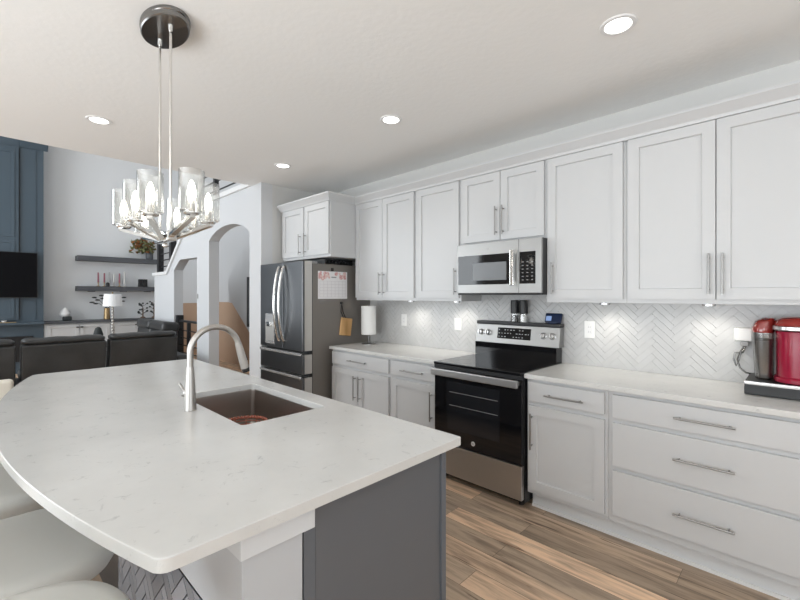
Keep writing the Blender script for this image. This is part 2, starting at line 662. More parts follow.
wall_with_openings_y('wall_left', -3.38, -3.2, -4.70, 3.1, 0, ZC, [(-2.95, -0.25, 0.05, 2.2), (0.25, 2.15, 0.8, 2.2)])
wall_with_openings_y('wall_great_room', -3.38, -3.2, -10.7, -4.70, 0, ZG, [(-9.55, -5.65, 0.4, 4.6)])
window_y('window_1', -2.95, -0.25, 0.05, 2.2, -3.29, 2, 1)
window_y('window_2', 0.25, 2.15, 0.8, 2.2, -3.29, 2, 1)
window_y('window_3', -9.55, -5.65, 0.4, 4.6, -3.29, 3, 2)
mb = MB()
mb.box(3.0, 3.15, -3.2, -1.15, 0, ZC).box(3.0, 3.15, 1.55, YW, 0, ZC).box(3.0, 3.15, -1.15, 1.55, 0, 0.7).box(3.0, 3.15, -1.15, 1.55, 2.2, ZC)
struct('wall_right', mb, M['wall'])
mb = MB()
for y in (-1.15, 0.17, 1.49):
    mb.box(3.03, 3.12, y, y + 0.06, 0.7, 2.2)
mb.box(3.03, 3.12, -1.15, 1.55, 0.7, 0.76).box(3.03, 3.12, -1.15, 1.55, 2.14, 2.2)
w4 = struct('window_4', mb, M['trim'])
MB().box(3.07, 3.082, -1.09, 1.49, 0.76, 2.14).build('pane', M['pane'], w4)

# arch wall with the stair opening and the archway, capped along the stair
arch = []
for i in range(17):
    t = i / 16
    x = -4.763 + (-6.002 + 4.763) * t
    arch.append((x, 2.205 + 0.155 * (1 - (2 * t - 1) ** 2) ** 0.8))
outline = [(-8.56, 0), (-8.56, 1.80), (-7.80, 1.80), (-6.54, 2.74), (-4.72, 2.74), (-4.47, 2.74), (-4.47, 0), (-4.763, 0)]
outline += arch + [(-6.002, 0), (-6.457, 0), (-6.457, 2.005), (-7.194, 2.015), (-7.484, 1.86), (-7.484, 0)]
struct('wall_arch', MB().prism([(x, YA, z) for x, z in outline], (0, 0.14, 0)), M['greywall'])
cap = [(-8.60, 1.80), (-7.80, 1.80), (-6.54, 2.742), (-4.72, 2.742), (-4.72, 2.80), (-6.565, 2.80), (-7.825, 1.85), (-8.60, 1.85)]
struct('trim_1', MB().prism([(x, YA - 0.03, z) for x, z in cap], (0, 0.20, 0)), M['trim'])

struct('wall_hall', MB().box(-10.7, -4.47, 3.90, 4.02, 0, ZG), M['greywall'])
struct('wall_hall_end', MB().box(-4.60, -4.50, YW + 0.15, 3.90, 0, ZG), M['wall'])
# lower stairwell wall in tan and the sloping stair soffit in front of the hall wall
struct('wall_stairwell', MB().box(-10.2, -6.05, 3.80, 3.90, 0.0, 1.29), M['tan'])
soff = [(-8.42, 1.29), (-8.30, 1.285), (-7.23, 0.52), (-6.50, 0.0), (-5.0, 0.0), (-5.0, 4.3), (-7.72, 2.41), (-8.50, 1.75)]  # upper edge shaped after a shading boundary, lower edge after the stair
struct('wall_stair_soffit', MB().prism([(x, 3.62, z) for x, z in soff], (0, 0.17, 0)), M['greywall'])

# baseboards that can show
struct('baseboard_hall', MB().box(-10.7, -10.68, -3.2, 2.2, 0, 0.13), M['trim'])

# tiled splashback
struct('wall_backsplash', MB().box(-3.46, 0.12, YW - 0.008, YW - 0.0005, 0.914, 1.445), M['grout'])
struct('wall_backsplash_tiles', herringbone(-3.46, 0.12, 0.914, 1.445, YW - 0.008, 0.152, 0.038, 0.0009, 0.004), M['tile'])

# crown moulding along the cabinet tops
prof = [(-0.012, 2.410), (0.004, 2.410), (0.008, 2.424), (0.014, 2.430), (0.046, 2.466), (0.052, 2.470), (0.052, 2.486), (-0.012, 2.486)]
path = [(-4.42, 2.512), (-3.459, 2.512), (-3.459, 2.852), (0.13, 2.852)]
nrm2 = [(0, -1), (1, -1), (1, -1), (0, -1)]
b = bmesh.new()
rings = [[b.verts.new((px + nx * o_, py + ny * o_, z)) for o_, z in prof] for (px, py), (nx, ny) in zip(path, nrm2)]
for A, B in zip(rings, rings[1:]):
    for k in range(len(prof)):
        b.faces.new((A[k], A[(k + 1) % len(prof)], B[(k + 1) % len(prof)], B[k]))
b.faces.new(rings[0])
b.faces.new(rings[-1])
bmesh.ops.recalc_face_normals(b, faces=b.faces)
mb = MB()
mb._merge(b)
struct('trim_2', mb, M['cab'])


# ------------------------------------------------------------------ cabinet helpers
def slab_front(mb, x0, x1, z0, z1, yf, th=0.02):
    mb.box(x0, x1, yf, yf + th, z0, z1, 0.003)


def shaker(x0, x1, z0, z1, yf, rail=0.06, th=0.022, depth=0.012):
    b = bmesh.new()
    bmesh.ops.create_cube(b, size=1)
    for v in b.verts:
        v.co = Vector(((x0 + x1) / 2 + v.co.x * (x1 - x0), yf + th / 2 + v.co.y * th, (z0 + z1) / 2 + v.co.z * (z1 - z0)))
    b.faces.ensure_lookup_table()
    f = [f for f in b.faces if f.normal.y < -0.9][0]
    bmesh.ops.inset_region(b, faces=[f], thickness=rail, use_even_offset=True)
    r = bmesh.ops.inset_region(b, faces=[f], thickness=0.0035, use_even_offset=True)
    bmesh.ops.translate(b, vec=(0, depth, 0), verts=f.verts)
    outer = [e for e in b.edges if all(abs(v.co.y - yf) < 1e-6 for v in e.verts) and len([1 for v in e.verts if min(abs(v.co.x - x0), abs(v.co.x - x1)) < 1e-6 or min(abs(v.co.z - z0), abs(v.co.z - z1)) < 1e-6]) == 2]
    outer = [e for e in outer if not (abs(e.verts[0].co.x - e.verts[1].co.x) > 1e-6 and abs(e.verts[0].co.z - e.verts[1].co.z) > 1e-6)]
    mb = MB()
    mb._merge(b)
    return mb


def pull(parent, x, z, yf, L, vertical=True, name='handle', r=0.0055):
    mb = MB()
    off = 0.032
    if vertical:
        mb.cyl((x, yf - off, z - L / 2), (x, yf - off, z + L / 2), r, n=14)
        for dz in (-L / 2 + 0.025, L / 2 - 0.025):
            mb.cyl((x, yf - off, z + dz), (x, yf, z + dz), r * 0.8, n=12)
    else:
        mb.cyl((x - L / 2, yf - off, z), (x + L / 2, yf - off, z), r, n=14)
        for dx in (-L / 2 + 0.025, L / 2 - 0.025):
            mb.cyl((x + dx, yf - off, z), (x + dx, yf, z), r * 0.8, n=12)
    return mb.build(name, M['pull'], parent)


YUF = 2.872   # face frame plane of the wall cabinets
YUD = 2.852   # door front plane


def upper_cab(name, label, x0, x1, doors, handles, z0=1.386, zd=1.413, zh=1.555, hl=0.225):
    t = thing(name, label, 'cabinet', ((x0 + x1) / 2, YW, z0), 'white wall cabinets')
    MB().box(x0, x1, YUF, YW - 0.002 if z0 > 1.5 else YW - 0.015, z0, 2.48, 0.001).build('carcass', M['cab'], t)
    for (a, c), hx in zip(doors, handles):
        d = shaker(a, c, zd, 2.407, YUD).build('door', M['cab'], t)
        pull(d, hx, zh, YUD, hl)
    return t


upper_cab('wall_cabinet', 'white double-door wall cabinet above the paper towel roll, beside the refrigerator', -3.458, -2.590,
          [(-3.452, -3.037), (-3.031, -2.607)], [-3.062, -3.002])
upper_cab('wall_cabinet', 'narrow single-door white wall cabinet between the microwave and the refrigerator-side double cabinet', -2.589, -2.074,
          [(-2.572, -2.090)], [-2.118])
upper_cab('wall_cabinet', 'short double-door white cabinet directly above the microwave', -2.073, -1.3225,
          [(-2.060, -1.695), (-1.689, -1.336)], [-1.722, -1.660], z0=1.848, zd=1.870, zh=2.020, hl=0.225)
upper_cab('wall_cabinet', 'single-door white wall cabinet with its handle beside the microwave', -1.3215, -0.8015,
          [(-1.311, -0.8165)], [-1.268])
upper_cab('wall_cabinet', 'wide tall double-door white wall cabinet above the red coffee maker', -0.8005, 0.120,
          [(-0.785, -0.347), (-0.341, 0.100)], [-0.375, -0.314])

# cabinet over the refrigerator
t = thing('fridge_cabinet', 'deep white double-door cabinet mounted over the refrigerator', 'cabinet', (-3.93, YW, 1.84), 'white wall cabinets')
MB().box(-4.40, -3.460, 2.532, YW - 0.002, 1.836, 2.48, 0.001).build('carcass', M['cab'], t)
for (a, c), hx in (((-4.385, -3.942), -3.995), ((-3.918, -3.475), -3.890)):
    d = shaker(a, c, 1.866, 2.407, 2.512).build('door', M['cab'], t)
    pull(d, hx, 2.00, 2.512, 0.225)

YBF = 2.586
YBD = 2.566


def base_cab(label, x0, x1):
    t = thing('base_cabinet', label, 'cabinet', ((x0 + x1) / 2, YW, 0), 'white base cabinets')
    MB().box(x0, x1, YBF, YW - 0.01, 0.118, 0.883, 0.001).build('carcass', M['cab'], t)
    MB().box(x0, x1, 2.66, 2.68, 0.0, 0.118).build('toe_kick', M['toe'], t)
    return t


def drawer(t, x0, x1, z0, z1, hx, hz, hl):
    mb = MB()
    slab_front(mb, x0, x1, z0, z1, YBD)
    d = mb.build('drawer', M['cab'], t)
    pull(d, hx, hz, YBD, hl, False)


def cab_door(t, x0, x1, z0, z1, hx, hz, hl):
    d = shaker(x0, x1, z0, z1, YBD, 0.058).build('door', M['cab'], t)
    pull(d, hx, hz, YBD, hl)


t = base_cab('white base cabinet with one wide drawer over two doors, beside the refrigerator', -3.500, -2.633)
drawer(t, -3.488, -2.652, 0.735, 0.862, -3.07, 0.795, 0.27)
cab_door(t, -3.488, -3.073, 0.150, 0.705, -3.107, 0.54, 0.235)
cab_door(t, -3.067, -2.652, 0.150, 0.705, -3.033, 0.54, 0.235)
t = base_cab('narrow white drawer-over-door base cabinet on the refrigerator side of the range', -2.632, -2.098)
drawer(t, -2.614, -2.112, 0.735, 0.862, -2.35, 0.791, 0.255)
cab_door(t, -2.614, -2.112, 0.150, 0.705, -2.143, 0.54, 0.235)
t = base_cab('narrow white drawer-over-door base cabinet between the range and the three-drawer cabinet', -1.325, -0.816)
drawer(t, -1.311, -0.834, 0.735, 0.862, -1.066, 0.791, 0.245)
cab_door(t, -1.311, -0.834, 0.150, 0.705, -1.282, 0.54, 0.235)
t = base_cab('wide white base cabinet with three long drawers, below the coffee maker', -0.815, 0.115)
drawer(t, -0.790, 0.090, 0.727, 0.862, -0.357, 0.795, 0.255)
drawer(t, -0.790, 0.090, 0.450, 0.700, -0.360, 0.579, 0.255)
drawer(t, -0.790, 0.090, 0.165, 0.424, -0.360, 0.292, 0.255)
struct('trim_3', MB().box(-1.325, 0.115, 2.648, 2.660, 0.0, 0.018), M['trim'])

tag(MB().box(-3.51, -2.094, 2.546, YW - 0.013, 0.884, 0.914, 0.003).build('countertop', M['quartz']),
    'white quartz worktop between the refrigerator and the range', 'countertop')
tag(MB().box(-1.330, 0.135, 2.546, YW - 0.013, 0.884, 0.914, 0.003).build('countertop', M['quartz']),
    'white quartz worktop carrying the red coffee maker', 'countertop')

# ------------------------------------------------------------------ range
RX0, RX1 = -2.088, -1.336
t = thing('range', 'stainless and black electric range with glass cooktop under the microwave', 'range', ((RX0 + RX1) / 2, 2.85, 0))
MB().box(RX0, RX1, 2.565, 3.165, 0.035, 0.893, 0.003).build('body', M['black'], t)
for x in (RX0 + 0.05, RX1 - 0.05):
    for y in (2.62, 3.1):
        MB().cyl((x, y, 0), (x, y, 0.035), 0.018, n=12).build('foot', M['black'], t)
mb = MB().box(RX0, RX1, 2.522, 3.065, 0.896, 0.917, 0.004)
ck = mb.build('cooktop', M['blackglass'], t)
mb = MB()
for x, y, r in ((-1.90, 2.68, 0.095), (-1.53, 2.68, 0.115), (-1.90, 2.93, 0.085), (-1.53, 2.93, 0.085), (-1.715, 2.95, 0.06)):
    mb.lathe([(r, 0.9172), (r - 0.003, 0.9175), (r - 0.006, 0.9172)], (x, y, 0), 40)
mb.build('burner_ring', M['ovenwindow'], ck)
MB().box(RX0, RX1, 2.528, 2.565, 0.868, 0.895, 0.002).build('front_lip', M['black'], t)
d = MB().box(RX0 + 0.004, RX1 - 0.004, 2.528, 2.562, 0.300, 0.866, 0.004).build('oven_door', M['blackglass'], t)
MB().box(RX0 + 0.13, RX1 - 0.17, 2.5265, 2.529, 0.415, 0.775, 0.001).build('window', M['ovenwindow'], d)
mb = MB()
for z in (0.60, 0.70):
    mb.cyl((RX0 + 0.15, 2.5262, z), (RX1 - 0.18, 2.5262, z), 0.0018, n=8)
mb.build('oven_rack', M['grey'], d)
h = MB().box(RX0 + 0.008, RX1 - 0.008, 2.470, 2.496, 0.820, 0.872, 0.006).build('handle', M['steel'], d)
for x in (RX0 + 0.02, RX1 - 0.05):
    MB().box(x, x + 0.03, 2.495, 2.530, 0.832, 0.858, 0.003).build('bracket', M['silver'], h)
mb = MB()
yb = 2.5265
mb.lathe([(0, -0.0015), (0.0165, -0.0015), (0.0165, 0.0015), (0, 0.0015)], n=28, mtx=Matrix.Translation((-1.722, yb, 0.352)) @ Matrix.Rotation(PI / 2, 4, 'X'))
mb.build('badge', M['logo'], d)
mb = MB()
for a in range(0, 36):
    pass
mb.tube([(-1.722 + 0.008 * math.cos(a * 0.5) * (1 - a / 40), yb - 0.002, 0.352 + 0.008 * math.sin(a * 0.5) * (1 - a / 40)) for a in range(24)], 0.0009, 6)
mb.build('badge_scroll', M['grey'], d)
MB().box(RX0 + 0.004, RX1 - 0.004, 2.530, 2.565, 0.062, 0.292, 0.004).build('storage_drawer', M['steel'], t)
# back guard
mb = MB().box(RX0 + 0.022, RX1, 3.066, 3.165, 0.896, 1.035, 0.003)
bgd = mb.build('backguard_riser', M['blackglass'], t)
tilt = [(3.078, 1.036), (3.165, 1.036), (3.165, 1.186), (3.103, 1.186)]
cp = MB().prism([(RX0 + 0.022, y, z) for y, z in tilt], (RX1 - RX0 - 0.008, 0, 0)).build('control_panel', M['dimsteel'], t)


def on_panel(z):
    return 3.078 + 0.027 * (z - 1.036) / 0.162


mb = MB()
zz = (1.075, 1.165)
P4 = [(-1.857, on_panel(zz[0]) - 0.0015, zz[0]), (-1.557, on_panel(zz[0]) - 0.0015, zz[0]), (-1.557, on_panel(zz[1]) - 0.0015, zz[1]), (-1.857, on_panel(zz[1]) - 0.0015, zz[1])]
mb.prism(P4, (0, 0.003, 0))
dp = mb.build('display', M['blackglass'], cp)
mb = MB()
rr = random.Random(3)
for i in range(11):
    for k in range(3):
        if rr.random() < 0.75:
            x = -1.845 + i * 0.0265
            z = 1.088 + k * 0.028
            w = 0.006 + rr.random() * 0.008
            mb.box(x, x + w, on_panel(z) - 0.0028, on_panel(z) - 0.0012, z, z + 0.006)
mb.build('display_marks', M['mark'], dp)
for x in (-2.016, -1.947, -1.450, -1.378):
    z = 1.118
    y = on_panel(z)
    mtx = Matrix.Translation((x, y, z)) @ Matrix.Rotation(PI / 2 - 0.165, 4, 'X')
    mb = MB().lathe([(0, 0.034), (0.017, 0.034), (0.0205, 0.030), (0.0225, 0.008), (0.027, 0.006), (0.027, -0.004), (0, -0.004)], n=28, mtx=mtx)
    kb = mb.build('knob', M['silver'], cp)
    MB().box(-0.0035, 0.0035, -0.019, 0.019, 0.030, 0.043, 0.001, mtx=mtx).build('knob_grip', M['canopy'], kb)
MB().box(RX0 + 0.022, RX1 + 0.018, 3.088, 3.168, 1.187, 1.216, 0.006).build('top_cap', M['black'], t)

# pepper and salt mills and the small screen on top of the range
for x, lab, lower in ((-1.716, 'black-topped pepper mill with dark peppercorns, on top of the range', M['black']),
                      (-1.636, 'black-topped salt mill with white salt, on top of the range', M['white'])):
    m_ = thing('spice_mill', lab, 'spice mill', (x, 3.126, 1.216), 'mills on the range back')
    MB().lathe([(0, 1.2165), (0.027, 1.2165), (0.028, 1.222), (0.0275, 1.272), (0, 1.272)], (x, 3.126, 0), 24).build('contents', lower, m_)
    MB().lathe([(0, 1.2162), (0.031, 1.2162), (0.0315, 1.222), (0.031, 1.285), (0.0, 1.285)], (x, 3.126, 0), 28).build('jar', M['glass'], m_)
    MB().lathe([(0, 1.286), (0.033, 1.286), (0.034, 1.292), (0.033, 1.388), (0.030, 1.396), (0, 1.396)], (x, 3.126, 0), 28).build('grinder_top', M['black'], m_)
t = thing('smart_display', 'small navy tabletop screen leaning on the end of the range back', 'screen', (-1.395, 3.13, 1.216))
mtx = Matrix.Translation((-1.392, 3.128, 1.2165)) @ Matrix.Rotation(-0.35, 4, 'X')
MB().box(-0.066, 0.066, -0.012, 0.012, 0.004, 0.082, 0.008, 3, mtx).build('body', M['navy'], t)
MB().box(-0.055, -0.012, -0.0136, -0.011, 0.018, 0.056, 0.0, mtx=mtx).build('lit_tile', M['bluescreen'], t)
MB().box(-1.43, -1.354, 3.118, 3.160, 1.2162, 1.232, 0.004).build('stand', M['navy'], t)

# ------------------------------------------------------------------ microwave
MX0, MX1 = -2.060, -1.306
t = thing('microwave', 'stainless over-the-range microwave hanging under the short cabinet', 'microwave', ((MX0 + MX1) / 2, 3.0, 1.437))
MB().box(MX0 + 0.004, MX1 - 0.002, 2.826, YW - 0.014, 1.440, 1.846, 0.003).build('body', M['black'], t)
d = MB().box(MX0, -1.4885, 2.800, 2.827, 1.452, 1.846, 0.004).build('door', M['dimsteel'], t)
MB().box(MX0 + 0.012, -1.560, 2.7985, 2.801, 1.520, 1.752, 0.001).build('window', M['blackglass'], d)
MB().box(MX0 + 0.160, -1.590, 2.7972, 2.799, 1.552, 1.690, 0.001).build('window_mesh', mat('mesh_reflection_grey', (0.17, 0.18, 0.19), 0.25), d)  # mesh grey lightened to stand in for reflections on the glass
hp = [(-1.580, 2.800, 1.512), (-1.580, 2.772, 1.530), (-1.580, 2.764, 1.63), (-1.580, 2.772, 1.748), (-1.580, 2.800, 1.766)]
mb = MB()
mb.box(-1.545, -1.511, 2.762, 2.774, 1.508, 1.770, 0.005)
mb.box(-1.540, -1.516, 2.772, 2.801, 1.512, 1.535, 0.002).box(-1.540, -1.516, 2.772, 2.801, 1.742, 1.765, 0.002)
mb.build('handle', M['chrome'], d)
c = MB().box(-1.487, MX1, 2.800, 2.827, 1.452, 1.846, 0.004).build('control_panel', M['dimsteel'], t)
MB().box(-1.480, -1.352, 2.7982, 2.801, 1.520, 1.752, 0.001).build('keypad', M['blackglass'], c)
mb = MB()
for i in range(3):
    for k in range(6):
        x, z = -1.460 + i * 0.038, 1.545 + k * 0.026
        mb.box(x, x + 0.014, 2.7968, 2.7985, z, z + 0.005)
mb.build('keypad_marks', M['grey'], c)
MB().lathe([(0, -0.001), (0.011, -0.001), (0.011, 0.001), (0, 0.001)], n=24, mtx=Matrix.Translation((-1.76, 2.7992, 1.795)) @ Matrix.Rotation(PI / 2, 4, 'X')).build('badge', M['pull'], d)
MB().box(MX0 + 0.004, MX1 - 0.004, 2.806, 2.826, 1.438, 1.450, 0.002).build('bottom_grille', M['black'], t)

t.location = (-1.676, 2.965, 1.437)
t.scale = (0.9655, 1, 1)

# ------------------------------------------------------------------ refrigerator
FX0, FX1 = -4.452, -3.582
FY = 2.272
t = thing('refrigerator', 'dark stainless french-door refrigerator with taupe side, set in the alcove', 'refrigerator', ((FX0 + FX1) / 2, 2.7, 0))
MB().box(FX0 + 0.004, FX1, 2.395, 3.175, 0.03, 1.765, 0.004).build('body', M['fridgeside'], t)
for x in (FX0 + 0.08, FX1 - 0.08):
    for y in (2.45, 3.0):
        MB().cyl((x, y, 0), (x, y, 0.03), 0.02, n=12).build('foot', M['black'], t)
MB().box(FX0 + 0.02, FX1 - 0.01, 2.33, 2.46, 1.766, 1.788, 0.004).build('hinge_cover', M['grey'], t)
FM = -3.965


def fridge_panel(name, x0, x1, z0, z1):
    o = MB().box(x0, x1, FY, 2.300, z0, z1, 0.006, 3).build(name, M['darksteel'], t)
    MB().box(x0 + 0.002, x1 - 0.001, 2.3005, 2.388, z0 + 0.001, z1 - 0.001, 0.003).build('door_edge', M['palesteel'], o)
    return o


dl = fridge_panel('door', FX0, FM - 0.003, 0.872, 1.786)
dr = fridge_panel('door', FM + 0.003, FX1 + 0.002, 0.872, 1.786)
for o, x in ((dl, FM - 0.048), (dr, FM + 0.048)):
    pts = []
    for i in range(25):
        s = i / 24
        z = 0.955 + s * (1.742 - 0.955)
        pts.append((x, FY - 0.012 - 0.062 * math.sin(PI * s) ** 0.7, z))
    MB().tube(pts, 0.0135, 14).build('handle', M['chrome'], o)
    mb = MB()
    for z in (0.955, 1.742):
        mb.cyl((x, FY - 0.014, z), (x, FY + 0.002, z), 0.016, n=14)
    mb.build('handle_mount', M['chrome'], o)
dsp = MB().box(-4.335, -4.135, FY - 0.004, FY + 0.001, 0.905, 1.235, 0.002).build('dispenser', M['silver'], dl)
MB().box(-4.320, -4.150, FY - 0.0052, FY - 0.0035, 0.935, 1.120, 0.0).build('dispenser_recess', M['palesteel'], dsp)
MB().box(-4.275, -4.195, FY - 0.022, FY - 0.004, 1.095, 1.145, 0.004).build('spout', M['chrome'], dsp)
for z0, z1 in ((0.640, 0.838), (0.055, 0.606)):
    o = fridge_panel('freezer_drawer', FX0, FX1 + 0.002, z0, z1)
    MB().box(FX0 + 0.01, FX1 - 0.012, FY - 0.016, FY + 0.002, z1 - 0.012, z1 + 0.014, 0.004).build('handle', M['silver'], o)
MB().box(FX0 + 0.01, FX1, 2.35, 2.394, 0.03, 1.76).build('gasket', M['black'], t)

# things on the refrigerator
SX = FX1 + 0.0005
t = thing('wall_calendar', 'monthly calendar with pink flowers clipped to the refrigerator side', 'calendar', (SX, 2.64, 1.4))
MB().box(SX, SX + 0.004, 2.458, 2.836, 1.400, 1.690, 0.0).build('page', M['cal'], t)
mb = MB()
for i in range(8):
    y = 2.478 + i * 0.0485
    mb.box(SX + 0.004, SX + 0.0046, y, y + 0.0025, 1.418, 1.585)
for k in range(6):
    z = 1.418 + k * 0.0333
    mb.box(SX + 0.004, SX + 0.0046, 2.478, 2.820, z, z + 0.0025)
mb.build('grid', M['calline'], t)
mb = MB()
rr = random.Random(5)
for i in range(26):
    y = 2.47 + rr.random() * 0.35
    z = 1.615 + rr.random() * 0.065
    if abs(y - 2.66) < 0.055 and z < 1.66:
        continue
    r = 0.012 + rr.random() * 0.012
    mb.lathe([(0, 0.0008), (r, 0.0006), (r, 0), (0, 0)], n=12, mtx=Matrix.Translation((SX + 0.004, min(max(y, 2.46 + r), 2.834 - r), min(z, 1.688 - r))) @ Matrix.Rotation(PI / 2, 4, 'Y'))
mb.build('flower_print', M['pink'], t)
mb = MB().box(SX + 0.004, SX + 0.0046, 2.625, 2.690, 1.622, 1.634)
mb.build('month_heading', M['grey'], t)
t = tag(MB().box(SX, SX + 0.016, 2.622, 2.648, 1.691, 1.728, 0.004).build('magnet_clip', M['black']),
        'black magnetic clip above the calendar', 'clip')
t = thing('cutting_board', 'small tan wooden paddle hanging by a dark cord from the refrigerator side', 'cutting board', (SX, 2.80, 1.0))
mtx = Matrix.Translation((SX + 0.012, 2.812, 1.098)) @ Matrix.Rotation(-0.14, 4, 'X')
MB().box(-0.009, 0.009, -0.078, 0.078, -0.100, 0.092, 0.008, 3, mtx).build('board', M['wood'], t)
mb = MB()
mb.tube([(SX + 0.012, 2.756, 1.352), (SX + 0.013, 2.772, 1.26), (SX + 0.012, 2.815, 1.175)], 0.0045, 8)
mb.tube([(SX + 0.012, 2.756, 1.352), (SX + 0.010, 2.748, 1.26), (SX + 0.012, 2.788, 1.175)], 0.0045, 8)
mb.build('cord', M['black'], t)
tag(MB().lathe([(0, 0), (0.014, 0), (0.014, 0.014), (0.009, 0.020), (0, 0.020)], n=16, mtx=Matrix.Translation((SX, 2.755, 1.356)) @ Matrix.Rotation(PI / 2, 4, 'Y')).build('magnet_hook', M['black']),
    'black round magnet hook holding up the wooden paddle', 'hook')
tag(MB().tube([(SX + 0.0035, 2.507 + 0.026 * math.cos(a * PI / 12), 1.367 + 0.015 * math.sin(a * PI / 12)) for a in range(25)], 0.0028, 8).build('ring_magnet', M['silver']),
    'small pale oval ring magnet below the calendar corner', 'magnet')
t = thing('storage_tray', 'black tray lying on top of the refrigerator', 'tray', (-3.75, 2.75, 1.766))
MB().box(-3.98, -3.60, 2.56, 2.93, 1.7665, 1.775, 0.003).build('base', M['black'], t)
mb = MB()
mb.box(-3.98, -3.60, 2.56, 2.566, 1.775, 1.822).box(-3.98, -3.60, 2.924, 2.93, 1.775, 1.822).box(-3.98, -3.974, 2.566, 2.924, 1.775, 1.822)
for i in range(9):
    y = 2.566 + i * 0.0435
    mb.box(-3.606, -3.600, y, y + 0.012, 1.775, 1.822)
mb.box(-3.606, -3.600, 2.56, 2.93, 1.812, 1.822)
mb.build('rim', M['black'], t)

# paper towel
t = thing('paper_towel_holder', 'white paper towel roll on a steel holder beside the refrigerator', 'paper towel', (-3.33, 2.95, 0.914))
MB().lathe([(0, 0.914), (0.075, 0.914), (0.075, 0.922), (0.02, 0.928), (0.006, 0.932), (0.006, 1.335), (0.010, 1.342), (0, 1.346)], (-3.345, 2.945, 0), 28).build('stand', M['canopy'], t)
MB().lathe([(0.02, 1.018), (0.076, 1.018), (0.079, 1.022), (0.079, 1.318), (0.076, 1.322), (0.02, 1.322), (0.02, 1.018)], (-3.345, 2.945, 0), 36).build('towel_roll', M['paper'], t)


# outlets on the splashback
def outlet(label, x0, x1, z0, z1, two=False):
    yb = YW - 0.0125
    o = thing('wall_outlet', label, 'outlet', ((x0 + x1) / 2, YW, (z0 + z1) / 2))
    MB().box(x0, x1, yb - 0.006, yb, z0, z1, 0.002).build('plate', M['white'], o)
    xm, zm = (x0 + x1) / 2, (z0 + z1) / 2
    MB().box(xm - 0.017, xm + 0.017, yb - 0.0085, yb - 0.0055, zm - 0.034, zm + 0.034, 0.001).build('socket_insert', M['trim'], o)
    mb = MB()
    for dz in (-0.018, 0.018):
        for dx in (-0.006, 0.006):
            mb.box(xm + dx - 0.001, xm + dx + 0.001, yb - 0.009, yb - 0.0083, zm + dz - 0.005, zm + dz + 0.005)
    mb.build('slots', M['grey'], o)


outlet('white outlet plate on the tile between the paper towel and the range', -3.075, -2.998, 1.113, 1.237)
outlet('white outlet plate on the tile just beside the range back', -2.372, -2.290, 1.108, 1.224)
outlet('white outlet plate on the tile below the single-door cabinet beside the microwave', -1.170, -1.094, 1.119, 1.246)

# puck lights below the wall cabinets
for x, lab in ((-2.80, 'small puck light under the double-door cabinet by the refrigerator'), (-2.24, 'small puck light under the narrow cabinet next to the microwave'),
               (-0.98, 'small puck light under the single-door cabinet on the range side'), (-0.40, 'small puck light under the wide cabinet, above the coffee maker')):
    o = thing('puck_light', lab, 'light', (x, 3.03, 1.386))
    MB().lathe([(0.034, 1.3855), (0.034, 1.372), (0.027, 1.370)], (x, 3.03, 0), 24).build('housing', M['silver'], o)
    MB().lathe([(0, 1.3715), (0.027, 1.3715), (0.027, 1.3745), (0, 1.3745)], (x, 3.03, 0), 24).build('lens', M['puck'], o)
    spot('puck_beam', (x, 3.03, 1.362), 3.6, 160, (1, 0.95, 0.86), 1.0, 0.03)

# ------------------------------------------------------------------ coffee corner
t = thing('pod_drawer', 'black coffee pod drawer with a silver front edge, under the red coffee maker', 'drawer unit', (-0.07, 2.99, 0.914))
MB().box(-0.222, 0.115, 2.834, 3.160, 0.920, 0.984, 0.004).build('case', M['black'], t)
MB().box(-0.222, 0.115, 2.824, 2.833, 0.918, 0.968, 0.003).build('drawer_front', M['black'], t)
MB().box(-0.222, 0.115, 2.820, 2.833, 0.9685, 0.986, 0.003).build('silver_edge', M['silver'], t)
mb = MB()
for x in (-0.2, 0.09):
    for y in (2.86, 3.13):
        mb.cyl((x, y, 0.9142), (x, y, 0.921), 0.012, n=12)
mb.build('feet', M['black'], t)

t = thing('coffee_maker', 'glossy red single-serve coffee maker with a smoky water tank', 'coffee maker', (0.0, 2.99, 0.985))
zb = 0.9855


def sup_body(mb, cx, cy, secs, n=3.2, k=40):
    b = bmesh.new()
    rings = []
    for z, a, d, dx, dy in secs:
        rings.append([b.verts.new((cx + dx + x, cy + dy + y, z)) for x, y in superellipse(a, d, n, k)])
    for A, B in zip(rings, rings[1:]):
        for i in range(k):
            b.faces.new((A[i], A[(i + 1) % k], B[(i + 1) % k], B[i]))
    b.faces.new(rings[0][::-1])
    b.faces.new(rings[-1])
    bmesh.ops.recalc_face_normals(b, faces=b.faces)
    mb._merge(b)
    return mb


sup_body(MB(), 0.0, 2.985, [(zb, 0.104, 0.135, 0, 0), (zb + 0.006, 0.112, 0.142, 0, 0), (zb + 0.022, 0.112, 0.142, 0, 0), (zb + 0.028, 0.106, 0.136, 0, 0),
                            (zb + 0.032, 0.103, 0.125, 0, 0.006), (zb + 0.20, 0.103, 0.125, 0, 0.006), (zb + 0.262, 0.106, 0.128, 0, 0.006), (zb + 0.268, 0.100, 0.12, 0, 0.006)]).build('body', M['red'], t)
sup_body(MB(), 0.0, 2.985, [(zb + 0.269, 0.113, 0.138, 0, 0), (zb + 0.274, 0.118, 0.143, 0, 0), (zb + 0.288, 0.118, 0.143, 0, 0), (zb + 0.292, 0.112, 0.138, 0, 0)]).build('silver_collar', M['silver'], t)
sup_body(MB(), 0.0, 2.985, [(zb + 0.2925, 0.110, 0.136, 0, 0), (zb + 0.302, 0.112, 0.137, 0, 0), (zb + 0.322, 0.102, 0.126, 0, 0.003), (zb + 0.334, 0.082, 0.102, 0, 0.006), (zb + 0.339, 0.04, 0.06, 0, 0.008)]).build('lid', M['lidred'], t)
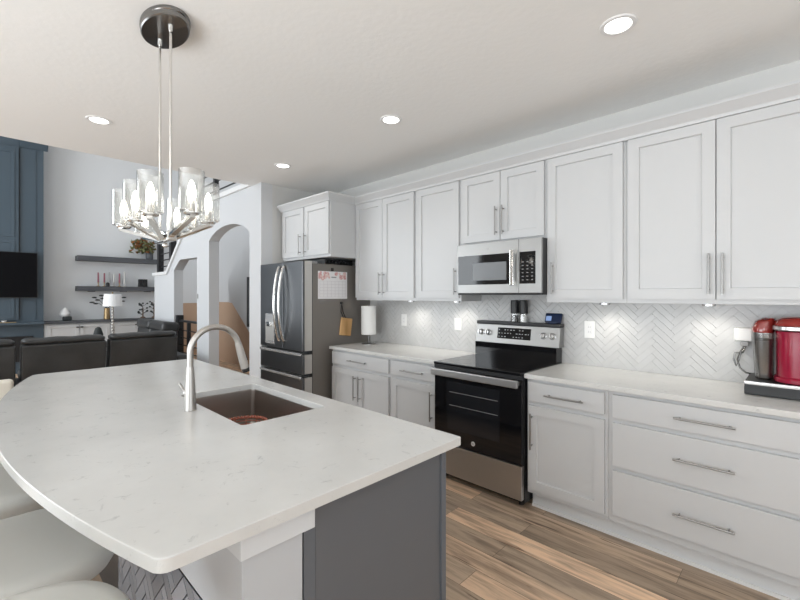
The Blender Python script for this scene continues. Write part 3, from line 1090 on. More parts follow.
MB().box(-0.032, 0.032, 2.838, 2.843, zb + 0.276, zb + 0.287, 0.001).build('emblem', M['logo'], t)
# tank beside the body
sup_body(MB(), -0.152, 3.02, [(zb, 0.036, 0.085, 0, 0), (zb + 0.02, 0.040, 0.092, 0, 0), (zb + 0.245, 0.046, 0.100, -0.004, 0), (zb + 0.25, 0.044, 0.098, -0.004, 0)], 3.5).build('water_tank', M['smoke'], t)
sup_body(MB(), -0.150, 3.02, [(zb + 0.004, 0.028, 0.070, 0, 0), (zb + 0.205, 0.034, 0.082, -0.003, 0)], 3.0).build('tank_core', M['grey'], t)
sup_body(MB(), -0.152, 3.02, [(zb + 0.2505, 0.048, 0.102, -0.004, 0), (zb + 0.275, 0.050, 0.104, -0.004, 0), (zb + 0.310, 0.044, 0.095, 0.006, 0), (zb + 0.328, 0.026, 0.07, 0.018, 0)], 2.6).build('tank_lid', M['lidred'], t)
# plug-in block with its cord
t = thing('plug_adapter', 'white plug block in the splashback beside the coffee maker, with a dangling grey cord', 'plug', (-0.255, YW, 1.2))
MB().box(-0.292, -0.208, 3.120, YW - 0.0125, 1.168, 1.245, 0.008, 3).build('block', M['white'], t)
MB().box(-0.262, -0.225, 3.125, 3.155, 1.138, 1.167, 0.005).build('plug', M['grey'], t)
mb = MB()
mb.tube([(-0.245, 3.14, 1.14), (-0.262, 3.13, 1.105), (-0.275, 3.11, 1.06), (-0.262, 3.09, 1.015), (-0.235, 3.08, 0.992), (-0.216, 3.09, 0.988)], 0.0048, 10)
mb.tube([(-0.240, 3.14, 1.14), (-0.252, 3.12, 1.10), (-0.285, 3.11, 1.10), (-0.292, 3.11, 1.06), (-0.280, 3.11, 1.02), (-0.270, 3.11, 1.05), (-0.258, 3.12, 1.11)], 0.0045, 10)
mb.build('cord', M['canopy'], t)

# ------------------------------------------------------------------ island
t = thing('island', 'kitchen island base with slate grey end panel and white corner post', 'island', (-2.25, 0.9, 0))
IX0, IX1 = -3.55, -0.952
MB().box(IX1 - 0.018, IX1, 0.645, 1.185, 0.0, 0.883, 0.001).build('end_panel', M['islandgrey'], t)
MB().box(IX1 - 0.020, IX1 + 0.008, 1.186, 1.212, 0.0, 0.883, 0.002).build('corner_stile', M['islandstile'], t)
MB().box(IX1 - 0.020, IX1 + 0.004, 0.606, 0.643, 0.0, 0.883, 0.002).build('inner_stile', M['islandstile'], t)
MB().box(IX0, IX0 + 0.02, 0.60, 1.21, 0.0, 0.883).build('far_panel', M['islandgrey'], t)
MB().box(IX0 + 0.021, IX1 - 0.021, 0.600, 0.618, 0.0, 0.883).build('back_panel', M['islandgrey'], t)
fp = MB().box(IX0 + 0.021, IX1 - 0.021, 1.170, 1.190, 0.10, 0.883).build('front_frame', M['islandgrey'], t)
for i in range(5):
    x0 = IX0 + 0.04 + i * 0.505
    d = MB().box(x0, x0 + 0.49, 1.1905, 1.210, 0.13, 0.86, 0.003).build('door', M['islandgrey'], t)
    MB().box(x0 + 0.44, x0 + 0.452, 1.211, 1.235, 0.58, 0.80, 0.002).build('handle', M['pull'], d)
# white post, beam and the tiled seating side
MB().box(-1.105, -0.942, 0.434, 0.599, 0.0, 0.818, 0.003).build('post', M['post'], t)
MB().box(-1.115, -0.926, 0.424, 0.627, 0.819, 0.883, 0.002).build('post_cap', M['postcap'], t)
MB().box(-2.170, -1.106, 0.436, 0.599, 0.592, 0.882, 0.002).build('apron', M['post'], t)
MB().box(-3.530, -2.172, 0.44, 0.599, 0.0, 0.882, 0.002).build('knee_panel', M['black'], t)
bx = MB().box(-2.170, -1.106, 0.448, 0.599, 0.0, 0.591).build('tile_backer', M['darkgrout'], t)
herringbone(-2.170, -1.106, 0.0, 0.582, 0.448, 0.152, 0.051, 0.0022, 0.010).build('herringbone_tile', M['darktile'], bx)

# countertop with the sink cut-out
ex0, ex1, ey1 = -3.62, -0.900, 1.247
out = []
R = 0.02


def corner(cx, cy, a0, a1, r, k=6):
    return [(cx + r * math.cos(a0 + (a1 - a0) * i / k), cy + r * math.sin(a0 + (a1 - a0) * i / k)) for i in range(k + 1)]


out += corner(ex1 - 0.008, ey1 - 0.008, 0, PI / 2, 0.008)
out += corner(ex0 + R, ey1 - R, PI / 2, PI, R)


def ycurve(x):
    return 0.040 + 0.212 * ((x + 2.25) / 1.36) ** 2


out.append((ex0, ycurve(ex0) + 0.03))
out.append((ex0 + 0.012, ycurve(ex0 + 0.012) + 0.004))
for i in range(1, 48):
    x = ex0 + 0.03 + (ex1 - 0.035 - ex0 - 0.03) * i / 48
    out.append((x, ycurve(x)))
out += [(ex1 - 0.020, ycurve(ex1 - 0.02) + 0.0005), (ex1 - 0.008, ycurve(ex1) + 0.004), (ex1 - 0.002, ycurve(ex1) + 0.013), (ex1, ycurve(ex1) + 0.026)]
sx0, sx1, sy0, sy1 = -2.325, -1.605, 0.742, 1.142
r = 0.018
hole = corner(sx1 - r, sy1 - r, 0, PI / 2, r, 4) + corner(sx0 + r, sy1 - r, PI / 2, PI, r, 4) + corner(sx0 + r, sy0 + r, PI, 1.5 * PI, r, 4) + corner(sx1 - r, sy0 + r, 1.5 * PI, 2 * PI, r, 4)
b = bmesh.new()
edges = []
for loop in (out, hole):
    vs = [b.verts.new((x, y, 0.884)) for x, y in loop]
    for i in range(len(vs)):
        edges.append(b.edges.new((vs[i], vs[(i + 1) % len(vs)])))
bmesh.ops.triangle_fill(b, use_beauty=True, edges=edges)
res = bmesh.ops.extrude_face_region(b, geom=list(b.faces))
bmesh.ops.translate(b, vec=(0, 0, 0.030), verts=[v for v in res['geom'] if isinstance(v, bmesh.types.BMVert)])
bmesh.ops.recalc_face_normals(b, faces=b.faces)
rim = [e for e in b.edges if len(e.link_faces) == 2 and abs(e.calc_face_angle(0)) > 1.2 and all(v.co.z > 0.9 for v in e.verts)]
bmesh.ops.bevel(b, geom=rim, offset=0.003, segments=2, profile=0.5, affect='EDGES')
mb = MB()
mb._merge(b)
tag(mb.build('island_countertop', M['quartz'], angle=50), 'large white quartz island top with a curved seating edge and sink cut-out', 'countertop')

# sink bowl
t = thing('sink', 'undermount stainless sink set into the island top', 'sink', ((sx0 + sx1) / 2, (sy0 + sy1) / 2, 0.884))
b = bmesh.new()
rings = []
for z, o_, rr_ in ((0.8835, -0.022, 0.03), (0.8835, 0.006, 0.02), (0.870, 0.004, 0.02), (0.70, 0.000, 0.025), (0.682, -0.006, 0.03), (0.676, -0.025, 0.04)):
    o_ = -o_
    x0, x1, y0, y1 = sx0 + o_ - 0.006, sx1 - o_ + 0.006, sy0 + o_ - 0.006, sy1 - o_ + 0.006
    if z == 0.8835 and o_ > 0:
        x0, x1, y0, y1 = sx0 - 0.025, sx1 + 0.025, sy0 - 0.025, sy1 + 0.025
    ring = corner(x1 - rr_, y1 - rr_, 0, PI / 2, rr_) + corner(x0 + rr_, y1 - rr_, PI / 2, PI, rr_) + corner(x0 + rr_, y0 + rr_, PI, 1.5 * PI, rr_) + corner(x1 - rr_, y0 + rr_, 1.5 * PI, 2 * PI, rr_)
    rings.append([b.verts.new((x, y, z)) for x, y in ring])
for A, B in zip(rings, rings[1:]):
    for i in range(len(A)):
        b.faces.new((A[i], A[(i + 1) % len(A)], B[(i + 1) % len(A)], B[i]))
b.faces.new(rings[-1])
bmesh.ops.recalc_face_normals(b, faces=b.faces)
for f in b.faces:
    pass
mb = MB()
mb._merge(b)
bo = mb.build('bowl', M['sinksteel'], t)
s = bo.modifiers.new('wall_thickness', 'SOLIDIFY')
s.thickness = 0.0015
MB().lathe([(0.045, 0.679), (0.043, 0.681), (0.030, 0.678), (0, 0.677)], (-1.965, 0.95, 0), 28).build('drain', M['chrome'], t)
# copper-red round rack in the bowl
t = thing('sink_rack', 'round copper-red basket with a beaded rim standing in the sink', 'sink basket', (-2.08, 0.975, 0.678))
cx, cy, rr0 = -2.08, 0.972, 0.112
mb = MB()
mb.tube([(cx + rr0 * math.cos(a * PI / 24), cy + rr0 * math.sin(a * PI / 24), 0.768) for a in range(49)], 0.006, 8)
for a in range(40):
    th = 2 * PI * a / 40
    mb.ball((cx + rr0 * math.cos(th), cy + rr0 * math.sin(th), 0.773), 0.0072, seg=8, rings=6)
mb.build('rim', M['copper'], t)
mb = MB()
for rr_, z in ((0.109, 0.752), (0.105, 0.735), (0.099, 0.718), (0.088, 0.703), (0.066, 0.693), (0.035, 0.692)):
    mb.tube([(cx + rr_ * math.cos(a * PI / 20), cy + rr_ * math.sin(a * PI / 20), z) for a in range(41)], 0.0028, 6)
for a in range(12):
    c_, s_ = math.cos(a * PI / 6), math.sin(a * PI / 6)
    mb.tube([(cx + rr_ * c_, cy + rr_ * s_, z) for rr_, z in ((0.020, 0.692), (0.066, 0.693), (0.088, 0.703), (0.105, 0.735), (0.111, 0.766))], 0.0028, 6)
mb.build('wire_basket', M['copper'], t)
mb = MB().lathe([(0.055, 0.6775), (0.062, 0.6775), (0.058, 0.6895), (0.052, 0.6895)], (cx, cy, 0), 28)
mb.build('foot_ring', M['copper'], t)

# faucet
fx, fy = -1.99, 0.676
t = thing('faucet', 'brushed nickel gooseneck pull-down faucet behind the sink', 'faucet', (fx, fy, 0.914))
MB().lathe([(0, 0.9142), (0.0265, 0.9142), (0.0265, 0.925), (0.0255, 0.93), (0.0215, 1.03), (0.0165, 1.105), (0.0155, 1.11), (0, 1.11)], (fx, fy, 0), 32).build('base', M['nickel'], t)
pts = [(fx, fy, 1.108), (fx, fy, 1.15)]
cyy, czz, rad = fy + 0.113, 1.172, 0.113
for i in range(0, 33):
    a = PI - i / 32 * math.radians(167)
    pts.append((fx, cyy + rad * math.cos(a), czz + rad * math.sin(a)))
MB().tube(pts, 0.0138, 16).build('spout', M['nickel'], t)
e = Vector(pts[-1])
dr_ = (Vector(pts[-1]) - Vector(pts[-2])).normalized()
hd = MB()
hd.tube([e - dr_ * 0.004, e + dr_ * 0.04, e + dr_ * 0.128], 0.0155, 18, 0.0205)
h = hd.build('spray_head', M['nickel'], t)
MB().tube([e + dr_ * 0.129, e + dr_ * 0.148], 0.0195, 18, 0.018).build('spray_face', M['black'], h)
side = Vector((0, math.cos(math.radians(28)), 0)) 
nrm = Vector((0, -dr_.z, dr_.y)).normalized()
if nrm.y < 0:
    nrm = -nrm
MB().tube([e + dr_ * 0.06 + nrm * 0.0185, e + dr_ * 0.095 + nrm * 0.0205], 0.004, 8).build('spray_button', M['black'], h)
mb = MB()
mb.cyl((fx, fy, 0.985), (fx - 0.045, fy - 0.004, 0.985), 0.012, n=16)
mb.tube([(fx - 0.040, fy - 0.004, 0.985), (fx - 0.058, fy - 0.008, 0.998), (fx - 0.10, fy - 0.012, 1.02)], 0.007, 10, 0.005)
mb.build('lever', M['nickel'], t)


# ------------------------------------------------------------------ stools
def make_stool(cx, cy, zs, label, w=0.245, d=0.245, n=3.0, th=0.10):
    t = thing('bar_stool', label, 'stool', (cx, cy, 0), 'stools along the island')
    mb = MB()
    sup_body(mb, cx, cy, [(zs - th, w * 0.80, d * 0.80, 0, 0), (zs - th + 0.02, w * 0.93, d * 0.93, 0, 0), (zs - 0.045, w, d, 0, 0), (zs - 0.018, w * 0.985, d * 0.985, 0, 0),
                          (zs - 0.004, w * 0.93, d * 0.93, 0, 0), (zs, w * 0.80, d * 0.80, 0, 0), (zs - 0.006, w * 0.45, d * 0.45, 0, 0)], n, 56)
    mb.build('seat', M['stool'], t, angle=60)
    # low wrap-around back on the side away from the island
    b = bmesh.new()
    rings = []
    K = 30
    for i in range(K + 1):
        a = math.radians(222) + math.radians(96) * i / K
        up = 0.10 + 0.13 * math.sin(PI * i / K) ** 0.8
        col = []
        for (rr_, z) in ((1.00, zs - 0.055), (1.06, zs + up * 0.6), (1.10, zs + up), (1.13, zs + up + 0.012), (1.16, zs + up), (1.13, zs + up * 0.5), (1.05, zs - 0.06)):
            col.append(b.verts.new((cx + w * rr_ * math.cos(a), cy + d * rr_ * math.sin(a), z)))
        rings.append(col)
    for A, B in zip(rings, rings[1:]):
        for k in range(7):
            b.faces.new((A[k], A[(k + 1) % 7], B[(k + 1) % 7], B[k]))
    b.faces.new(rings[0])
    b.faces.new(rings[-1][::-1])
    bmesh.ops.recalc_face_normals(b, faces=b.faces)
    mb = MB()
    mb._merge(b)
    mb.build('backrest', M['stool'], t, angle=60)
    MB().cyl((cx, cy, 0.02), (cx, cy, zs - th + 0.002), 0.028, n=20).build('pedestal', M['blackmetal'], t)
    MB().lathe([(0, 0), (0.205, 0), (0.205, 0.008), (0.06, 0.028), (0.03, 0.045), (0, 0.045)], (cx, cy, 0), 36).build('base', M['blackmetal'], t)
    mb = MB()
    mb.tube([(cx + 0.15 * math.cos(a * PI / 16), cy + 0.15 * math.sin(a * PI / 16), 0.26) for a in range(33)], 0.009, 10)
    mb.cyl((cx - 0.15, cy, 0.26), (cx + 0.15, cy, 0.26), 0.007, n=10)
    mb.build('footrest', M['blackmetal'], t)
    return t


make_stool(-1.045, 0.038, 0.785, 'pale grey bar stool raised highest, at the camera end of the island', 0.20, 0.20, 2.1)
make_stool(-1.735, 0.075, 0.665, 'pale grey bar stool under the curved island edge, second from the camera end', 0.262, 0.262, 2.9)
make_stool(-2.40, 0.03, 0.67, 'pale grey bar stool third along the curved island edge, mostly hidden', 0.275, 0.265, 3.2, 0.14)

# cream chair past the far end of the island
cx, cy = -4.33, -0.04
t = thing('dining_chair', 'cream upholstered chair beyond the far end of the island', 'chair', (cx, cy, 0))
MB().box(cx - 0.24, cx + 0.22, cy - 0.23, cy + 0.23, 0.40, 0.49, 0.03, 4).build('seat', M['cream'], t)
MB().box(cx + 0.225, cx + 0.295, cy - 0.245, cy + 0.225, 0.42, 0.835, 0.025, 4).build('backrest', M['cream'], t)
for x in (cx - 0.20, cx + 0.24):
    for y in (cy - 0.20, cy + 0.18):
        MB().cyl((x, y, 0), (x, y, 0.41), 0.014, 0.02, n=12).build('leg', M['twig'], t)

# ------------------------------------------------------------------ chandelier
hx, hy = -2.20, 0.634
t = thing('chandelier', 'polished nickel chandelier with eight glass cylinder shades over the island', 'chandelier', (hx, hy, ZC))
oval = Matrix.Translation((hx, hy, 0)) @ Matrix.Diagonal((1.62, 0.94, 1, 1))
MB().lathe([(0, ZC - 0.001), (0.106, ZC - 0.001), (0.106, ZC - 0.014), (0.103, ZC - 0.018), (0.103, ZC - 0.036), (0.098, ZC - 0.041), (0, ZC - 0.041)], n=56, mtx=oval).build('canopy', M['canopy'], t)
vR = Vector((math.cos(YAW), math.sin(YAW), 0))
vF = Vector((-math.sin(YAW), math.cos(YAW), 0))
hc = Vector((hx, hy, 0))
for s_ in (-0.08, 0.08):
    p = hc + Vector((s_, 0, 0))
    mb = MB().cyl((p.x, p.y, 1.735), (p.x, p.y, 2.675), 0.0062, n=12)
    rod = mb.build('rod', M['chrome'], t)
    MB().tube([(p.x, p.y, 2.670), (p.x, p.y, 2.682), (p.x + 0.003, p.y, 2.700)], 0.009, 10, 0.012).build('rod_swivel', M['chrome'], rod)
MB().box(hx - 0.10, hx + 0.10, hy - 0.022, hy + 0.022, 1.690, 1.734, 0.006).build('hub', M['chrome'], t)
MB().ball((hx, hy, 1.676), 0.013).build('finial', M['chrome'], t)
for sx_, sy_ in ((0.41, -0.02), (0.26, -0.13), (0.05, -0.135), (-0.18, -0.13), (-0.43, 0.02), (-0.20, 0.115), (0.03, 0.125), (0.24, 0.11)):
    dv = Vector((sx_, sy_, 0))
    RAD = dv.length
    dv.normalize()
    p = hc + dv * RAD
    tv = Vector((-dv.y, dv.x, 0))
    z0, z1 = 1.706, 1.765
    q0 = hc + dv * 0.03
    q1 = hc + dv * (RAD + 0.02)
    w = 0.011
    mb = MB()
    mb.prism([q0 + tv * w + Vector((0, 0, z0 - 0.011)), q0 - tv * w + Vector((0, 0, z0 - 0.011)), q1 - tv * w + Vector((0, 0, z1 - 0.0145)), q1 + tv * w + Vector((0, 0, z1 - 0.0145))], (0, 0, 0.015))
    arm = mb.build('arm', M['chrome'], t)
    MB().lathe([(0, z1 - 0.004), (0.026, z1 - 0.002), (0.032, z1 + 0.004), (0.032, z1 + 0.009), (0, z1 + 0.009)], (p.x, p.y, 0), 28).build('cup', M['chrome'], arm)
    MB().lathe([(0, z1 + 0.009), (0.014, z1 + 0.009), (0.014, z1 + 0.058), (0, z1 + 0.058)], (p.x, p.y, 0), 18).build('candle_sleeve', M['chrome'], arm)
    prof = [(0, z1 + 0.0585), (0.010, z1 + 0.060), (0.0165, z1 + 0.078), (0.0175, z1 + 0.092), (0.013, z1 + 0.115), (0.006, z1 + 0.136), (0, z1 + 0.142)]
    MB().lathe(prof, (p.x, p.y, 0), 18).build('bulb', M['bulb'], arm)
    zg = z1 + 0.010
    # fluted clear glass with a thick wall
    b = bmesh.new()
    n_ = 40
    loops = []
    for (rad_, z) in ((0.030, zg), (0.0455, zg + 0.001), (0.0485, zg + 0.005), (0.0485, zg + 0.168), (0.0465, zg + 0.171), (0.0445, zg + 0.168), (0.0445, zg + 0.007), (0.030, zg + 0.004)):
        loops.append([b.verts.new((p.x + (rad_ + 0.0007 * (i % 2)) * math.cos(2 * PI * i / n_), p.y + (rad_ + 0.0007 * (i % 2)) * math.sin(2 * PI * i / n_), z)) for i in range(n_)])
    for A, B in zip(loops, loops[1:]):
        for i in range(n_):
            b.faces.new((A[i], A[(i + 1) % n_], B[(i + 1) % n_], B[i]))
    bmesh.ops.recalc_face_normals(b, faces=b.faces)
    mb = MB()
    mb._merge(b)
    mb.build('glass_shade', M['glass'], arm)

# ------------------------------------------------------------------ recessed lights
for (x, y), lab in (((-0.639, 2.162), 'round recessed ceiling light in front of the wide double-door wall cabinet'),
                    ((-2.187, 2.146), 'round recessed ceiling light in front of the microwave and narrow cabinet'),
                    ((-3.736, 2.147), 'round recessed ceiling light in front of the refrigerator cabinet'),
                    ((-3.748, 0.635), 'round recessed ceiling light between the chandelier and the sofa')):
    o = thing('recessed_light', lab, 'ceiling light', (x, y, ZC), 'recessed ceiling lights')
    MB().lathe([(0.058, ZC - 0.0035), (0.062, ZC - 0.007), (0.078, ZC - 0.006), (0.082, ZC - 0.0005)], (x, y, 0), 36).build('trim_ring', M['trim'], o)
    MB().lathe([(0, ZC - 0.004), (0.058, ZC - 0.004), (0.058, ZC - 0.001), (0, ZC - 0.001)], (x, y, 0), 32).build('lens', M['lens'], o)
    spot('downlight_beam', (x, y, ZC - 0.02), 7, 150, (1, 0.96, 0.9), 1.0, 0.06)

# ------------------------------------------------------------------ sofa
SXB = -5.86
t = thing('sofa', 'charcoal leather reclining sofa with three backs, seen from behind', 'sofa', (-6.4, 0.7, 0))
mb = MB().box(-6.75, SXB - 0.07, -0.42, 1.84, 0.05, 0.45, 0.03, 3)
mb.build('base', M['leather'], t)
for k, (y0, y1) in enumerate(((-0.46, 0.282), (0.325, 1.062), (1.098, 1.835))):
    # backrest leans towards the kitchen at the top
    prof = [(SXB - 0.10, 0.40), (SXB - 0.03, 0.42), (SXB + 0.012, 0.90), (SXB - 0.02, 0.915), (SXB - 0.16, 0.915), (SXB - 0.25, 0.45)]
    b = bmesh.new()
    f = b.faces.new([b.verts.new((x, y0, z)) for x, z in prof])
    r_ = bmesh.ops.extrude_face_region(b, geom=[f])
    bmesh.ops.translate(b, vec=(0, y1 - y0, 0), verts=[v for v in r_['geom'] if isinstance(v, bmesh.types.BMVert)])
    bmesh.ops.recalc_face_normals(b, faces=b.faces)
    bmesh.ops.bevel(b, geom=list(b.edges), offset=0.014, segments=3, profile=0.5, affect='EDGES')
    mb = MB()
    mb._merge(b)
    br_ = mb.build('backrest', M['leather'], t)
    b = bmesh.new()
    kk = 22
    n2 = 18
    loops = []
    for i in range(kk + 1):
        s = i / kk
        y = y0 + 0.004 + (y1 - y0 - 0.008) * s
        sc = min(1, (math.sin(PI * min(max(s, 0.0), 1.0)) * 6 + 0.25)) ** 0.5
        wob = 0.004 * math.sin(s * 17 + k)
        loops.append([b.verts.new((SXB - 0.085 + 0.098 * sc * math.cos(2 * PI * j / n2), y, 0.938 + wob + 0.040 * sc * math.sin(2 * PI * j / n2))) for j in range(n2)])
    for A, B in zip(loops, loops[1:]):
        for j in range(n2):
            b.faces.new((A[j], A[(j + 1) % n2], B[(j + 1) % n2], B[j]))
    b.faces.new(loops[0])
    b.faces.new(loops[-1])
    bmesh.ops.recalc_face_normals(b, faces=b.faces)
    mb = MB()
    mb._merge(b)
    mb.build('head_roll', M['leather'], br_, angle=60)
    MB().box(-6.70, -6.12, y0 + 0.01, y1 - 0.01, 0.451, 0.56, 0.04, 4).build('seat_cushion', M['leather'], t)
for y0 in (-0.66, 1.845):
    MB().box(-6.78, SXB - 0.06, y0, y0 + 0.19, 0.05, 0.64, 0.05, 4).build('armrest', M['leather'], t)
mb = MB()
for x in (-6.68, -6.0):
    for y in (-0.5, 1.9):
        mb.cyl((x, y, 0), (x, y, 0.055), 0.025, n=12)
mb.build('feet', M['black'], t)
# loveseat along the arch wall, further into the living room
t = thing('loveseat', 'charcoal leather loveseat along the arch wall, half hidden behind the sofa', 'sofa', (-7.7, 1.9, 0))
MB().box(-8.55, -7.0, 1.35, 2.10, 0.05, 0.46, 0.03, 3).build('base', M['leather'], t)
for x0, x1 in ((-8.53, -7.79), (-7.77, -7.02)):
    mtx = Matrix.Translation(((x0 + x1) / 2, 2.10, 0.66)) @ Matrix.Rotation(-0.12, 4, 'X')
    o = MB().box(-(x1 - x0) / 2, (x1 - x0) / 2, -0.12, 0.10, -0.22, 0.24, 0.06, 4, mtx).build('backrest', M['leather'], t)
    MB().box(-(x1 - x0) / 2 + 0.01, (x1 - x0) / 2 - 0.01, -0.15, 0.11, 0.20, 0.36, 0.06, 5, mtx).build('head_roll', M['leather'], o)
    MB().box(x0 + 0.01, x1 - 0.01, 1.36, 1.98, 0.461, 0.56, 0.04, 4).build('seat_cushion', M['leather'], t)
for x0 in (-8.74, -6.99):
    MB().box(x0, x0 + 0.18, 1.33, 2.12, 0.05, 0.64, 0.05, 4).build('armrest', M['leather'], t)
mb = MB()
for x in (-8.6, -6.9):
    for y in (1.45, 2.05):
        mb.cyl((x, y, 0), (x, y, 0.055), 0.025, n=12)
mb.build('feet', M['black'], t)

# ------------------------------------------------------------------ blue fireplace wall
BX = -10.30
t = thing('fireplace_surround', 'slate blue panelled fireplace wall behind the television', 'fireplace', (-10.5, -0.35, 0))
MB().box(-10.699, BX, -1.70, 0.885, 0.0, 4.6, 0.002).build('chimney_breast', M['blue'], t)
mb = MB()


def frame_x(mb, x, y0, y1, z0, z1, w=0.05, th=0.014):
    mb.box(x, x + th, y0, y1, z0, z0 + w, 0.003).box(x, x + th, y0, y1, z1 - w, z1, 0.003)
    mb.box(x, x + th, y0, y0 + w, z0 + w, z1 - w, 0.003).box(x, x + th, y1 - w, y1, z0 + w, z1 - w, 0.003)


MB().box(BX + 0.001, BX + 0.045, -1.36, 0.535, 0.99, 4.14, 0.002).build('centre_panel', M['blue'], t)
for y0, y1 in ((-1.30, -0.40), (-0.34, 0.48)):
    frame_x(mb, BX + 0.0455, y0, y1, 1.02, 2.44)
    frame_x(mb, BX + 0.0455, y0, y1, 2.50, 4.08)
mb.build('panel_moulding', M['blue'], t)
mb = MB()
for y0, y1 in ((0.60, 0.84), (-1.66, -1.42)):
    mb.box(BX + 0.001, BX + 0.010, y1 - 0.075, y1 - 0.065, 0.99, 4.14)
mb.build('side_moulding', M['blue'], t)
mb = MB()
for y0, y1 in ((0.545, 0.553), (-1.375, -1.367)):
    mb.box(BX + 0.001, BX + 0.012, y0, y1, 0.99, 4.14)
mb.build('shadow_gap_strip', M['black'], t)  # black strips stand in for the shade in the panel gaps
prof = [(BX, 4.17), (BX + 0.02, 4.17), (BX + 0.04, 4.20), (BX + 0.09, 4.27), (BX + 0.09, 4.32), (BX, 4.32)]
MB().prism([(x, 0.56, z) for x, z in prof], (0, 0.385, 0)).build('crown', M['blue'], t)
MB().box(BX + 0.001, BX + 0.16, -1.70, 0.885, 0.905, 0.945, 0.004).build('mantel', M['blue'], t)
fb = MB().box(BX + 0.001, BX + 0.03, -0.75, 0.73, 0.22, 0.685, 0.004).build('firebox', M['black'], t)
t = thing('television', 'large black flat television on the blue fireplace wall', 'television', (BX + 0.06, 0.0, 1.81))
MB().box(BX + 0.075, BX + 0.115, -0.70, 0.79, 1.395, 2.225, 0.004).build('cabinet', M['black'], t)
MB().box(BX + 0.1152, BX + 0.117, -0.69, 0.78, 1.408, 2.215).build('screen', M['tvscreen'], t)
MB().box(BX + 0.046, BX + 0.074, -0.25, 0.30, 1.6, 2.0).build('wall_bracket', M['black'], t)
t = thing('decorative_tray', 'gold tray with a white bowl on the fireplace mantel', 'tray', (BX + 0.09, 0.3, 0.945))
MB().box(BX + 0.04, BX + 0.13, 0.05, 0.50, 0.9455, 0.958, 0.003).build('tray', M['gold'], t)
MB().lathe([(0, 0.9585), (0.025, 0.9585), (0.040, 0.985), (0.037, 0.985), (0.02, 0.965), (0, 0.965)], (BX + 0.085, 0.34, 0), 20).build('bowl', M['white'], t)

# console cabinets with charcoal top in the niche
t = thing('console_cabinet', 'low white built-in cabinet below the floating shelves', 'cabinet', (-10.5, 1.9, 0))
MB().box(-10.698, -10.32, 0.892, 2.95, 0.08, 0.889, 0.002).build('carcass', M['cab'], t)
MB().box(-10.698, -10.38, 0.892, 2.95, 0.0, 0.079).build('plinth', M['cab'], t)
for y0, y1, hy_ in ((0.93, 1.425, 1.395), (1.435, 1.93, 1.465), (1.94, 2.43, 2.40), (2.44, 2.93, 2.47)):
    b0 = shaker(y0, y1, 0.11, 0.865, 0, 0.06)
    bmesh.ops.transform(b0.bm, matrix=Matrix.Translation((-10.30, 0, 0)) @ Matrix.Rotation(PI / 2, 4, 'Z'), verts=b0.bm.verts)
    d = b0.build('door', M['cab'], t)
    MB().box(-10.299, -10.27, hy_ - 0.02, hy_ + 0.02, 0.800, 0.822, 0.004).build('knob', M['black'], d)
tag(MB().box(-10.698, -10.26, 0.890, 2.97, 0.8905, 0.935, 0.003).build('console_countertop', M['shelf']), 'charcoal wood top board lying on the low white cabinet', 'countertop')

for z, y1, lab in ((2.15, 2.90, 'upper charcoal floating shelf carrying the rust-coloured flowers'), (1.53, 2.96, 'lower charcoal floating shelf carrying the candlesticks')):
    o = thing('floating_shelf', lab, 'shelf', (-10.7, 2.1, z), 'floating shelves')
    MB().box(-10.698, -10.42, 1.41, y1, z, z + 0.098, 0.004).build('board', M['shelf'], o)
    mb = MB()
    for y in ((1.66, 2.22, 2.68) if z < 2 else ()):
        mb.box(-10.66, -10.46, y - 0.05, y + 0.05, z - 0.012, z - 0.0005, 0.003)
        mb.build('bracket', M['black'], o)
        mb = MB()

# vase with dried flowers on the upper shelf
vz = 2.2485
t = thing('flower_vase', 'grey vase of rust and olive dried flowers on the upper floating shelf', 'vase', (-10.55, 2.68, vz))
MB().lathe([(0, vz), (0.06, vz), (0.075, vz + 0.03), (0.075, vz + 0.16), (0.06, vz + 0.18), (0.052, vz + 0.18), (0.05, vz + 0.02), (0, vz + 0.02)], (-10.55, 2.72, 0), 24).build('vase', M['shelf'], t)
rr = random.Random(11)
m1, m2, m3 = MB(), MB(), MB()
for i in range(120):
    a, r0, zz_ = rr.random() * 2 * PI, rr.random() ** 0.6 * 0.24, 0.20 + rr.random() * 0.26
    p = Vector((-10.53 + 0.55 * r0 * math.cos(a), 2.60 + r0 * math.sin(a), vz + zz_ - r0 * 0.3))
    if i % 3 == 0:
        m3.tube([(-10.55, 2.72, vz + 0.12), ((p.x - 10.55) / 2, (p.y + 2.72) / 2, (p.z + vz + 0.20) / 2), p], 0.003, 5)
    e = Vector((rr.uniform(-1, 1), rr.uniform(-1, 1), rr.uniform(-0.6, 1))).normalized()
    (m1 if i % 5 < 2 else m2).tube([p - e * 0.045, p - e * 0.01, p + e * 0.02, p + e * 0.05], 0.018 + rr.random() * 0.014, 7, 0.004)
m3.build('stems', M['twig'], t)
m1.build('blooms', M['rust'], t)
m2.build('leaves', M['olive'], t)
